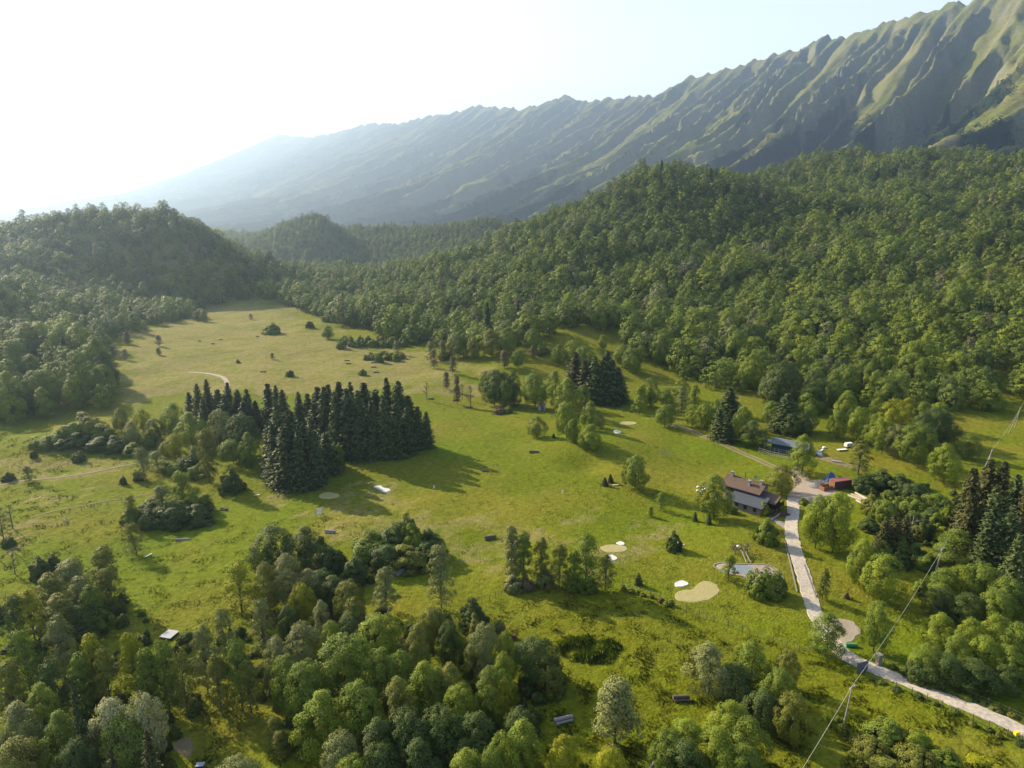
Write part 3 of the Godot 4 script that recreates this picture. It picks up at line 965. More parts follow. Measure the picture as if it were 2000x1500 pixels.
	stand("scattered on the meadow behind the dirt track", "trees behind the dirt track", [
		["broad", "mid", 1298, 833, 787, 42], ["alder", "bright", 1249, 810, 750, 32], ["broad", "mid", 1270, 796, 735, 36], ["broad", "mid", 1301, 790, 755, 46], ["alder", "pale", 1331, 806, 750, 26], ["alder", "bright", 1356, 800, 748, 26], ["broad", "bright", 1210, 786, 740, 26],
		["broad", "bright", 1352, 832, 788, 32], ["broad", "bright", 1376, 838, 785, 38], ["spruce", "spruce", 1402, 858, 788, 32], ["spruce", "spruce", 1418, 862, 800, 32], ["broad", "dark", 1470, 872, 818, 52], ["broad", "bright", 1440, 862, 806, 30], ["broad", "bright", 1395, 835, 776, 34], ["spruce", "spruce", 1422, 812, 752, 34],
		["broad", "mid", 1450, 838, 790, 40], ["broad", "bright", 1330, 780, 735, 30]])
	stand("behind the green shed", "trees behind the green shed", [
		["broad", "dark", 1544, 852, 806, 36], ["broad", "dark", 1566, 850, 803, 40], ["spruce", "spruce", 1532, 842, 765, 36], ["spruce", "spruce", 1520, 840, 792, 26], ["broad", "mid", 1578, 842, 786, 34], ["broad", "mid", 1505, 832, 780, 40],
		["broad", "mid", 1634, 856, 800, 34], ["broad", "bright", 1648, 832, 758, 50], ["broad", "bright", 1672, 862, 790, 40], ["broad", "bright", 1705, 840, 772, 40], ["broad", "bright", 1700, 872, 805, 42], ["broad", "yellow", 1738, 860, 775, 56], ["broad", "yellow", 1764, 846, 772, 50], ["broad", "bright", 1722, 886, 812, 48],
		["broad", "dark", 1815, 868, 792, 60], ["broad", "dark", 1840, 866, 800, 54], ["broad", "dark", 1800, 880, 800, 56], ["broad", "mid", 1795, 852, 780, 46], ["broad", "bright", 1830, 838, 782, 44]])
	by_foot("broad", "mid", 1784, 908, 821, 72, "big conical dark leafy tree between the shed and the grassy bank", "")
	by_foot("broad", "pale", 1745, 892, 825, 48, "pale grey-green tree against the big conical tree", "")
	by_foot("alder", "olive", 1676, 926, 858, 50, "thin see-through tree beside the dirt strip", "")
	by_foot("broad", "bright", 1842, 943, 861, 62, "bright leaning tree alone in its shadow below the grassy bank", "")
	by_foot("broad", "mid", 1890, 895, 842, 42, "dark round tree with two stems on the grassy bank", "")
	# scrub behind the red container
	grove("in the scrub behind the red container", "scrub behind the red container", [
		["bush", "dark", 1692, 925, 46, 4.5], ["bush", "dark", 1725, 915, 56, 5.5], ["bush", "dark", 1762, 925, 60, 5.5], ["bush", "dark", 1790, 940, 56, 5], ["bush", "mid", 1830, 960, 60, 5.5], ["bush", "mid", 1750, 958, 60, 5], ["bush", "olive", 1705, 965, 42, 4.5], ["bush", "mid", 1790, 968, 60, 5.5], ["bush", "mid", 1735, 975, 52, 5],
		["bush", "dark", 1820, 985, 60, 5], ["bush", "dark", 1850, 975, 50, 5], ["spruce", "larch", 1752, 1000, 46, 9], ["spruce", "larch", 1732, 1012, 40, 8], ["spruce", "larch", 1772, 1004, 40, 8], ["bush", "dark", 1800, 1000, 56, 5], ["bush", "bright", 1852, 984, 34, 6.5], ["bush", "mid", 1835, 998, 36, 5], ["broad", "mid", 1875, 1034, 84, 8.5],
		["bush", "yellow", 1842, 1028, 40, 3.5], ["bush", "olive", 1795, 1022, 36, 3.5], ["bush", "mid", 1730, 1055, 40, 4.5], ["bush", "dark", 1762, 1070, 40, 4], ["bush", "mid", 1810, 1078, 40, 3.5], ["bush", "mid", 1760, 1045, 46, 4.5], ["bush", "bright", 1800, 1130, 30, 2.8], ["bush", "dark", 1790, 1060, 46, 4], ["bush", "dark", 1700, 1010, 40, 3]])
	grove("in the thicket below the power line", "thicket below the power line", [
		["broad", "mid", 1852, 1110, 70, 7], ["broad", "bright", 1885, 1105, 66, 7], ["broad", "mid", 1926, 1097, 70, 8], ["broad", "mid", 1980, 1130, 66, 7.5], ["broad", "mid", 1950, 1150, 66, 7], ["broad", "bright", 1838, 1194, 70, 7], ["broad", "bright", 1900, 1208, 66, 7.5], ["broad", "bright", 1950, 1200, 70, 8], ["broad", "mid", 1990, 1215, 70, 8],
		["broad", "mid", 1870, 1235, 66, 7], ["broad", "bright", 1925, 1240, 66, 7], ["broad", "mid", 1815, 1255, 60, 6], ["broad", "mid", 1978, 1262, 66, 6.5], ["broad", "dark", 1850, 1275, 70, 5.5], ["broad", "dark", 1910, 1285, 80, 5.5], ["broad", "dark", 1840, 1150, 60, 5.5], ["broad", "dark", 1900, 1160, 66, 6], ["bush", "dark", 1800, 1290, 50, 3.5], ["broad", "dark", 1970, 1300, 60, 4.5]])
	grove("in the tall dark stand beside the power line", "spruces beside the power line", [
		["spruce", "larch", 1905, 912, 62, 17], ["spruce", "larch", 1938, 895, 66, 18], ["spruce", "larch", 1965, 900, 60, 18], ["spruce", "spruce", 1990, 925, 66, 17], ["spruce", "spruce", 1950, 945, 66, 17], ["spruce", "spruce", 1980, 985, 70, 16], ["spruce", "larch", 1900, 965, 56, 14], ["spruce", "spruce", 1935, 1000, 62, 14], ["spruce", "spruce", 1995, 1040, 60, 13], ["spruce", "larch", 2015, 935, 60, 17]])
	# the grove left of the big spruces
	stand("in the grove beside the big spruces", "trees of the grove beside the spruces", [
		["broad", "pale", 258, 868, 820, 36], ["broad", "olive", 237, 842, 794, 30], ["broad", "yellow", 281, 846, 796, 28], ["broad", "mid", 340, 852, 784, 44], ["broad", "dark", 305, 868, 814, 36], ["broad", "bright", 376, 876, 800, 60], ["broad", "pale", 437, 884, 795, 50], ["broad", "dark", 480, 892, 804, 66],
		["broad", "yellow", 342, 894, 847, 32], ["alder", "olive", 410, 942, 834, 42], ["broad", "mid", 456, 905, 855, 50], ["broad", "mid", 490, 915, 840, 40], ["broad", "olive", 325, 890, 860, 30], ["bush", "mid", 260, 886, 862, 40], ["bush", "mid", 285, 872, 850, 40], ["bush", "dark", 372, 912, 885, 44], ["bush", "mid", 335, 920, 900, 44], ["bush", "mid", 385, 932, 906, 40],
		["alder", "pale", 382, 908, 868, 26], ["broad", "dark", 420, 880, 830, 40], ["broad", "dark", 465, 890, 840, 40]])
	by_foot("bush", "dark", 453, 958, 912, 48, "dense round bush in front of the big spruces", "")
	by_foot("alder", "pale", 285, 936, 870, 38, "leaning pale tree above the dirt path", "", 0.1)
	by_foot("alder", "pale", 311, 921, 878, 38, "forked pale tree above the dirt path", "", 0.12)
	grove("in the hedge on the bank above the dirt path", "bushes of the hedge above the dirt path", [
		["bush", "olive", 170, 802, 62, 7.5], ["bush", "mid", 140, 822, 50, 5.5], ["bush", "mid", 195, 825, 50, 5.5], ["bush", "mid", 112, 838, 40, 4.2], ["bush", "mid", 90, 850, 36, 3.2], ["bush", "dark", 150, 842, 50, 4], ["bush", "dark", 190, 850, 56, 4], ["bush", "mid", 70, 858, 26, 2.4], ["bush", "dark", 120, 855, 34, 3.2], ["bush", "dark", 225, 850, 46, 4.5]])
	stand("along the dirt path", "small bushes along the dirt path", [["bush", "dark", 155, 900, 879, 25], ["bush", "dark", 66, 893, 878, 14], ["bush", "mid", 91, 880, 862, 15], ["bush", "dark", 18, 938, 918, 24], ["alder", "olive", 57, 942, 908, 24], ["bush", "dark", 241, 945, 927, 14], ["bush", "dark", 270, 938, 914, 20]])
	# the clump with logs
	by_top("bush", "dark", 335, 977, 84, 5.2, "largest dense round bush in the clump beside two log jumps", "")
	grove("in the clump beside the two log jumps", "plants of the clump by the log jumps", [["bush", "dark", 380, 984, 60, 4.6], ["alder", "bright", 350, 918, 40, 10], ["alder", "pale", 312, 946, 44, 8], ["alder", "bright", 378, 950, 36, 7], ["bush", "dark", 395, 968, 34, 4], ["bush", "dark", 292, 972, 50, 4.6], ["bush", "mid", 254, 986, 40, 4.4], ["alder", "olive", 252, 965, 26, 7], ["bush", "dark", 290, 995, 46, 4]])
	by_foot("alder", "olive", 268, 1085, 1018, 44, "bent tree with a bare stem beside the white plank", "", 0.1)
	by_foot("alder", "mid", 405, 997, 962, 26, "small leaning tree beside the clump", "")
	stand("beside the dry grass", "bare trees beside the dry grass", [["bare", "brown", 10, 1066, 985, 30], ["bare", "brown", 25, 1032, 982, 26], ["bare", "brown", 30, 1122, 1080, 20]])
	by_foot("bush", "dark", 18, 1066, 1044, 24, "dark shrub at the foot of the bare tree", "")
	# big spruces
	stand("in the far row of the big spruce stand", "spruces of the far row", [
		["spruce", "spruce", 374, 822, 764, 26], ["spruce", "spruce", 392, 830, 754, 30], ["spruce", "spruce", 412, 834, 748, 30], ["spruce", "spruce", 432, 836, 754, 30], ["spruce", "spruce", 452, 836, 752, 28], ["spruce", "spruce", 470, 838, 756, 28], ["spruce", "spruce", 488, 838, 762, 28], ["spruce", "spruce", 503, 840, 772, 26], ["spruce", "spruce", 402, 842, 766, 30], ["spruce", "spruce", 445, 846, 770, 30], ["spruce", "spruce", 480, 848, 774, 28],
		["spruce", "spruce", 529, 838, 746, 32], ["spruce", "spruce", 545, 842, 752, 30], ["spruce", "spruce", 557, 846, 766, 26]])
	stand("in the main block of the big spruce stand", "spruces of the main block", [
		["spruce", "spruce", 588, 848, 766, 30], ["spruce", "spruce", 606, 852, 762, 32], ["spruce", "spruce", 626, 856, 744, 36], ["spruce", "spruce", 647, 860, 742, 36], ["spruce", "spruce", 668, 864, 756, 34], ["spruce", "spruce", 690, 866, 742, 36], ["spruce", "spruce", 716, 868, 733, 40], ["spruce", "spruce", 738, 868, 746, 36], ["spruce", "spruce", 760, 870, 744, 38], ["spruce", "spruce", 782, 872, 753, 36],
		["spruce", "spruce", 800, 874, 766, 34], ["spruce", "spruce", 818, 876, 780, 34], ["spruce", "spruce", 834, 874, 792, 30], ["spruce", "spruce", 660, 890, 776, 36], ["spruce", "spruce", 684, 893, 770, 38], ["spruce", "spruce", 706, 895, 764, 38], ["spruce", "spruce", 730, 894, 766, 38], ["spruce", "spruce", 754, 892, 768, 38], ["spruce", "spruce", 776, 890, 776, 36], ["spruce", "spruce", 798, 886, 786, 34], ["spruce", "spruce", 640, 880, 766, 36], ["spruce", "spruce", 618, 876, 778, 34]])
	stand("in the front block of the big spruce stand", "spruces of the front block", [
		["spruce", "spruce", 532, 928, 812, 36], ["spruce", "spruce", 552, 936, 800, 40], ["spruce", "spruce", 576, 940, 804, 42], ["spruce", "spruce", 600, 938, 814, 40], ["spruce", "spruce", 620, 930, 826, 38], ["spruce", "spruce", 640, 922, 836, 36], ["spruce", "spruce", 562, 952, 824, 40], ["spruce", "spruce", 590, 955, 828, 42], ["spruce", "spruce", 614, 948, 838, 38], ["spruce", "spruce", 540, 944, 836, 34], ["spruce", "spruce", 648, 908, 846, 26]])
	by_foot("bush", "mid", 662, 916, 862, 24, "narrow leafy tree between the two spruce blocks", "")
	# far meadow
	stand("alone on the far meadow", "lone trees on the far meadow", [
		["bush", "mid", 532, 652, 628, 34], ["bush", "dark", 605, 640, 626, 18], ["bush", "mid", 641, 628, 608, 26], ["broad", "mid", 641, 662, 634, 24], ["alder", "brown", 311, 676, 653, 16], ["alder", "olive", 310, 694, 678, 12], ["alder", "brown", 249, 673, 646, 16], ["alder", "brown", 222, 698, 672, 16], ["alder", "brown", 245, 703, 680, 16], ["bush", "dark", 566, 735, 722, 17], ["bush", "mid", 708, 732, 719, 18],
		["bush", "mid", 465, 709, 700, 9], ["alder", "brown", 490, 624, 612, 10], ["spruce", "spruce", 217, 730, 711, 14], ["alder", "brown", 532, 702, 688, 11]])
	rng.seed = 18
	var willows := []
	for k in 16:
		var x := 300.0 + k * 6.4 + rng.randf_range(-2, 2)
		willows.append(["broad", ["pale", "olive", "pale"][k % 3], x, 596.0 + absf(x - 358.0) * 0.16 + rng.randf_range(-3, 8), rng.randf_range(14, 22), rng.randf_range(5, 8)])
	grove("in the willow patch on the far meadow", "willows of the far patch", willows)
	var hedge := []
	for k in 22:
		var x := 664.0 + k * 7.4 + rng.randf_range(-2, 2)
		hedge.append(["bush", ["mid", "mid", "olive", "dark"][k % 4], x, 660.0 - absf(x - 730.0) * 0.03 + rng.randf_range(-6, 5), rng.randf_range(14, 24), rng.randf_range(3.2, 5.5)])
	for k in 9:
		hedge.append(["bush", ["mid", "bright", "olive"][k % 3], 716.0 + k * 8.0, 688.0 + rng.randf_range(-6, 4), rng.randf_range(14, 24), rng.randf_range(2.4, 4.5)])
	grove("in the hedge before the forest", "bushes of the hedge before the forest", hedge)
	stand("between the far meadow and the forest", "slim trees before the forest", [
		["alder", "pale", 842, 706, 664, 24], ["alder", "pale", 864, 704, 662, 22], ["broad", "pale", 888, 700, 648, 34], ["alder", "pale", 775, 692, 664, 18], ["alder", "brown", 848, 720, 680, 20], ["alder", "brown", 884, 730, 694, 18], ["broad", "mid", 905, 698, 650, 36], ["broad", "olive", 925, 700, 655, 32], ["broad", "olive", 960, 698, 640, 44], ["broad", "mid", 990, 692, 636, 40],
		["broad", "mid", 1012, 719, 680, 26], ["alder", "brown", 985, 719, 682, 20], ["alder", "brown", 1041, 701, 672, 16], ["bush", "mid", 870, 702, 684, 30], ["bush", "mid", 1058, 690, 664, 30], ["broad", "mid", 1040, 684, 640, 40], ["alder", "brown", 893, 790, 730, 16], ["alder", "brown", 872, 760, 724, 16], ["bare", "brown", 834, 782, 745, 14], ["bare", "brown", 919, 797, 752, 22], ["bare", "brown", 903, 780, 748, 16],
		["broad", "bright", 1178, 684, 652, 18], ["broad", "bright", 1120, 708, 662, 40], ["broad", "mid", 1090, 712, 670, 30], ["broad", "mid", 1140, 722, 672, 38], ["broad", "mid", 1215, 716, 670, 36], ["broad", "mid", 1235, 730, 676, 40]])

# ------------------------------------------------------------------ the woods on the hills
func plant_the_woods() -> void:
	var right := region([540, 590, 600, 612, 680, 640, 760, 664, 850, 676, 960, 684, 1040, 674, 1085, 652, 1215, 652, 1230, 702, 1330, 742, 1430, 764, 1490, 790, 1600, 812, 1650, 796, 1850, 806, 2060, 782])
	right.append_array([Vector2(950, -250), Vector2(950, -1480), Vector2(-330, -1480)])
	var left := region([0, 838, 120, 812, 232, 800, 216, 745, 196, 704, 222, 668, 290, 642, 400, 600, 540, 586])
	left.append_array([Vector2(-330, -1480), Vector2(-1000, -1480), Vector2(-1000, -250), Vector2(-330, -215)])
	var n_tone := noise(61, 46.0, FastNoiseLite.TYPE_SIMPLEX_SMOOTH, 3)
	var n_gap := noise(62, 26.0, FastNoiseLite.TYPE_SIMPLEX_SMOOTH, 2)
	rng.seed = 4242
	var places := []
	var z := -190.0
	while z > -1460.0:
		var step := 7.4 if z > -440.0 else (6.0 if z > -640.0 else 7.0)
		var x := -760.0
		while x < 900.0:
			var q := Vector2(x + rng.randf_range(-0.5, 0.5) * step, z + rng.randf_range(-0.5, 0.5) * step)
			x += step
			if absf(q.x) > -q.y * 0.80 + 70.0 or (q.x > 170.0 and q.y < -950.0):
				continue
			var in_right := Geometry2D.is_point_in_polygon(q, right)
			if not in_right and not Geometry2D.is_point_in_polygon(q, left):
				continue
			if n_gap.get_noise_2d(q.x, q.y) > 0.72:
				continue
			var at := Vector3(q.x, ground(q.x, q.y), q.y)
			var free := true
			for s in spots:
				var dx: float = s.x - q.x
				var dz: float = s.z - q.y
				if dx * dx + dz * dz < s.y * s.y * 0.14:
					free = false
					break
			if not free:
				continue
			var px := pixel_of(at + Vector3(0, 9, 0))
			if px.x < -260 or px.x > 2260:
				continue
			var t := n_tone.get_noise_2d(q.x, q.y) + rng.randf_range(-0.55, 0.55)
			var big := rng.randf_range(0.55, 1.05) * (1.0 if rng.randf() < 0.82 else 1.35) * ((1.18 if z > -450.0 else 1.0) if in_right and z > -750.0 else (1.35 if z > -330.0 else 0.92))
			var w := lerpf(big, 0.85, 0.3) * rng.randf_range(0.9, 1.3)
			var green := Color(0.150, 0.202, 0.026).lerp(Color(0.230, 0.270, 0.024), clampf(t + 0.15, 0.0, 1.0)).lerp(Color(0.085, 0.118, 0.024), clampf(-t * 1.1, 0.0, 1.0))
			if rng.randf() < 0.06:
				green = Color(0.2, 0.21, 0.09)
			var which := rng.randi() % 4
			if rng.randf() < 0.008:
				which = 4
				green = Color(0.05, 0.07, 0.024)
				big *= 0.85
				w *= 0.75
			elif rng.randf() < 0.03:
				green = Color(0.2, 0.17, 0.1)
				w *= 0.6
			places.append([at - Vector3(0, 0.4, 0), w, big, which, green, px, t, in_right])
		z -= step
	# the nearest ones stand as single trees
	places.sort_custom(func(a, b): return a[2] / maxf(30.0, -a[0].z) > b[2] / maxf(30.0, -b[0].z))
	var singles := 0
	var rest := []
	for q in places:
		if singles < 90 and q[3] < 4 and q[5].x > 10 and q[5].x < 1990 and -q[0].z > 200:
			singles += 1
			var tone := "mid" if absf(q[6]) < 0.35 else ("bright" if q[6] > 0 else "dark")
			plant("broad", tone, q[0], 8.4 * q[1], 11.0 * q[2], "%s broadleaf tree at the foot of the %s" % [TONE[tone], "high forested slope" if q[7] else "forested hill behind the dirt path"], "trees at the foot of the forested slopes")
		else:
			rest.append(q)
	M.wood_leaf = leaf_material(Color.WHITE, Color(0.42, 0.5, 0.08))
	var meshes := []
	for d in protos.wood + [protos.spruce[0]]:
		var m := ArrayMesh.new()
		m.add_surface_from_arrays(Mesh.PRIMITIVE_TRIANGLES, d.crown.surface_get_arrays(0))
		m.surface_set_material(0, M.wood_leaf)
		m.add_surface_from_arrays(Mesh.PRIMITIVE_TRIANGLES, d.trunk.surface_get_arrays(0))
		m.surface_set_material(1, M.bark)
		meshes.append(m)
	var slope := thing("forest", "dense broadleaf forest covering the high slope and hills", "forest")
	slope.set_meta("kind", "stuff")
	many("trees", "", meshes, rest, slope)
	# woods low on the ridge
	var far := []
	for d in protos.far:
		var m := ArrayMesh.new()
		m.add_surface_from_arrays(Mesh.PRIMITIVE_TRIANGLES, d.crown.surface_get_arrays(0))
		m.surface_set_material(0, M.wood_leaf)
		far.append(m)
	var spread := []
	rng.seed = 99
	for q in M.ridge_wood:
		var g := Color(0.05, 0.08, 0.025).lerp(Color(0.022, 0.04, 0.018), rng.randf())
		spread.append([q[0], q[1], q[2], rng.randi() % 2, g])
	var ridge := thing("mountain_woods", "dark woods on the lower flank of the mountain ridge", "woods")
	ridge.set_meta("kind", "stuff")
	many("trees", "", far, spread, ridge)
	print("forest ", rest.size(), " ridge ", spread.size(), " single ", spots.size())

# ------------------------------------------------------------------ grass
func grow_the_undergrowth() -> void:
	var under := region([-60, 1200, 60, 1170, 240, 1170, 330, 1255, 500, 1230, 520, 1090, 620, 1060, 720, 1120, 800, 1230, 960, 1240, 1050, 1290, 1060, 1400, 960, 1560, 560, 1560, 540, 1400, 480, 1340, 390, 1330, 380, 1420, 330, 1560, -100, 1560])
	var under2 := region([1690, 930, 1860, 960, 1960, 1050, 2060, 1100, 2060, 1330, 1850, 1310, 1790, 1270, 1830, 1150, 1780, 1090, 1700, 1000])
	rng.seed = 64
	var places := []
	for k in 3600:
		var q := Vector2(rng.randf_range(-110, 130), rng.randf_range(-185, -62))
		if not Geometry2D.is_point_in_polygon(q, under) and not Geometry2D.is_point_in_polygon(q, under2):
			continue
		if cleared.has(Vector2i(floori(q.x), floori(q.y))):
			continue
		var g := Color(0.11, 0.14, 0.02).lerp(Color(0.06, 0.085, 0.02), rng.randf())
		places.append([Vector3(q.x, ground(q.x, q.y) - 0.1, q.y), rng.randf_range(0.18, 0.5), rng.randf_range(0.15, 0.5), rng.randi() % 3, g])
	var meshes := []
	for d in protos.bush:
		var m := ArrayMesh.new()
		m.add_surface_from_arrays(Mesh.PRIMITIVE_TRIANGLES, d.crown.surface_get_arrays(0))
		m.surface_set_material(0, M.wood_leaf)
		meshes.append(m)
	var o := thing("undergrowth", "low leafy undergrowth beneath the woods and thickets", "undergrowth")
	o.set_meta("kind", "stuff")
	many("shrubs", "", meshes, places, o)

func grow_the_grass() -> void:
	rng.seed = 5
	var b := Build.new()
	b.coloured = true
	for k in 9:
		var a := rng.randf() * TAU
		var q := Vector3(cos(a), 0, sin(a)) * rng.randf() * 0.5
		var tip := q + Vector3(cos(a) * rng.randf_range(0.1, 0.6), rng.randf_range(0.6, 1.0), sin(a) * rng.randf_range(0.1, 0.6))
		var s := Vector3(-sin(a), 0, cos(a)) * 0.11
		b.tri(q - s - Vector3(0, 0.1, 0), q + s - Vector3(0, 0.1, 0), tip)
		for i in 3:
			b.c.append(Color(0.9, 0.9, 0.9))
			b.n[b.n.size() - 1 - i] = Vector3(cos(a) * 0.25, 1, sin(a) * 0.25).normalized()
	var mat := leaf_material(Color.WHITE, Color(0.5, 0.6, 0.1))
	var mesh := b.mesh(null, mat)
	var wild := region([1270, 1170, 1600, 1290, 2000, 1440, 2060, 1560, 760, 1560, 950, 1180, 1040, 1150])
	var hollow := region([1090, 1265, 1130, 1240, 1180, 1240, 1215, 1265, 1200, 1295, 1150, 1300, 1100, 1290])
	var left := region([-40, 860, 270, 880, 250, 905, 60, 935, 200, 985, 100, 1020, 30, 1120, -40, 1140])
	var n_tuft := noise(71, 5.0, FastNoiseLite.TYPE_SIMPLEX_SMOOTH, 3)
	var n_patch := noise(72, 28.0, FastNoiseLite.TYPE_SIMPLEX_SMOOTH, 2)
	var buf := PackedFloat32Array()
	var count := 0
	for k in 300000:
		var z := -70.0 - pow(rng.randf(), 1.3) * 190.0
		var x := rng.randf_range(-1.0, 1.0) * (-z * 0.80 + 12.0)
		var q := Vector2(x, z)
		var t := n_tuft.get_noise_2d(x, z)
		var p := n_patch.get_noise_2d(x, z)
		var h := 0.0
		var green := Color(0.175, 0.19, 0.014)
		if Geometry2D.is_point_in_polygon(q, hollow):
			h = 0.5 + 0.7 * t
			green = Color(0.135, 0.2, 0.012)
		elif Geometry2D.is_point_in_polygon(q, wild):
			h = 0.12 + 0.3 * t
		elif Geometry2D.is_point_in_polygon(q, left):
			h = 0.13 + 0.3 * t
			green = Color(0.2, 0.19, 0.05)
		elif x < -35.0 - p * 10.0 and z > -150:
			h = 0.09 + 0.25 * t
		elif t > 0.3:
			h = 0.07 + 0.15 * t
		if h < 0.1 or cleared.has(Vector2i(floori(x), floori(z))):
			continue
		h *= rng.randf_range(0.7, 1.3)
		var g := rng.randf_range(0.8, 1.15)
		var a := rng.randf() * TAU
		var w := h * rng.randf_range(0.9, 1.4)
		green = green.lerp(Color(0.24, 0.21, 0.03), clampf(p + 0.1, 0.0, 0.7)) * g
		buf.append_array([cos(a) * w, 0, sin(a) * w, x, 0, h, 0, ground(x, z), -sin(a) * w, 0, cos(a) * w, z, green.r, green.g, green.b, 1.0])
		count += 1
	var mm := MultiMesh.new()
	mm.transform_format = MultiMesh.TRANSFORM_3D
	mm.use_colors = true
	mm.mesh = mesh
	mm.instance_count = count
	mm.buffer = buf
	var o := MultiMeshInstance3D.new()
	o.name = "grass"
	o.multimesh = mm
	add_child(o)
	tag(o, "tufts of uneven meadow grass in the foreground fields", "grass", "", "stuff")
	print("grass ", count)

# ------------------------------------------------------------------ roads, greens, water
func smooth_line(pixels: Array, step: float) -> PackedVector3Array:
	var c := Curve3D.new()
	var pts := []
	for k in range(0, pixels.size(), 2):
		pts.append(hit(pixels[k], pixels[k + 1]))
	for k in pts.size():
		var t: Vector3 = (pts[mini(k + 1, pts.size() - 1)] - pts[maxi(k - 1, 0)]) / 6.0
		c.add_point(pts[k], -t, t)
	c.bake_interval = step
	return c.get_baked_points()

func strip(called: String, label: String, pixels: Array, width: float, mat: Material, lift: float, ragged := 0.15, shift := 0.0) -> MeshInstance3D:
	var line := smooth_line(pixels, 0.8)
	var n_edge := noise(81 + pixels.size(), 3.0, FastNoiseLite.TYPE_SIMPLEX_SMOOTH, 2)
	var across := maxi(3, int(width / 0.6) + 1)
	var b := Build.new()
	var last := []
	for k in line.size():
		var d: Vector3 = line[mini(k + 1, line.size() - 1)] - line[maxi(k - 1, 0)]
		d.y = 0
		var s := Vector3(-d.z, 0, d.x).normalized()
		var row := []
		var wl := width * 0.5 * (1.0 + ragged * n_edge.get_noise_1d(k * 0.8))
		var wr := width * 0.5 * (1.0 + ragged * n_edge.get_noise_1d(k * 0.8 + 900.0))
		row.append(line[k] + s * (shift - wl - 0.12))
		for i in across:
			row.append(line[k] + s * (shift + lerpf(-wl, wr, i / float(across - 1))))
			cleared[Vector2i(floori(row[-1].x), floori(row[-1].z))] = true
		row.append(line[k] + s * (shift + wr + 0.12))
		for i in row.size():
			row[i].y = ground(row[i].x, row[i].z) + (lift if i > 0 and i < row.size() - 1 else -0.1)
		if k > 0:
			for i in row.size() - 1:
				b.quad(last[i], last[i + 1], row[i + 1], row[i])
		last = row
	var o := part(called, b.mesh(), mat, self)
	return tag(o, label, called.replace("_", " "), "", "structure") as MeshInstance3D

func outline(pixels: Array, count: int) -> PackedVector3Array:
	var c := Curve3D.new()
	var pts := []
	for k in range(0, pixels.size(), 2):
		pts.append(hit(pixels[k], pixels[k + 1]))
	var n := pts.size()
	for k in n + 1:
		var t: Vector3 = (pts[(k + 1) % n] - pts[(k + n - 1) % n]) / 6.0
		c.add_point(pts[k % n], -t, t)
	var out := PackedVector3Array()
	for k in count:
		out.append(c.sample_baked(c.get_baked_length() * k / count, true))
	return out

func patch(pixels: Array, lift: float, ragged := 0.1, dish := 0.0) -> ArrayMesh:
	var rim := outline(pixels, 80)
	var mid := Vector3.ZERO
	for p in rim: mid += p / rim.size()
	var n_edge := noise(91, 2.5, FastNoiseLite.TYPE_SIMPLEX_SMOOTH, 2)
	var b := Build.new()
	var rings := 10
	var last := []
	for r in rings + 1:
		var row := []
		for k in rim.size():
			var f := 1.0 + ragged * n_edge.get_noise_2d(rim[k].x, rim[k].z)
			var q: Vector3 = mid + (rim[k] - mid) * (r / float(rings)) * f
			var edge := r == rings
			if edge: q += (rim[k] - mid).normalized() * 0.12
			q.y = ground(q.x, q.z) + (-0.12 if edge else lift - dish * (1.0 - pow(r / float(rings), 4.0)))
			row.append(q)
			cleared[Vector2i(floori(q.x), floori(q.z))] = true
		if r > 0:
			for k in rim.size():
				var m := (k + 1) % rim.size()
				if r == 1:
					b.tri(row[m], row[k], last[k])
				else:
					b.quad(last[m], row[m], row[k], last[k])
		last = row
	return b.mesh()

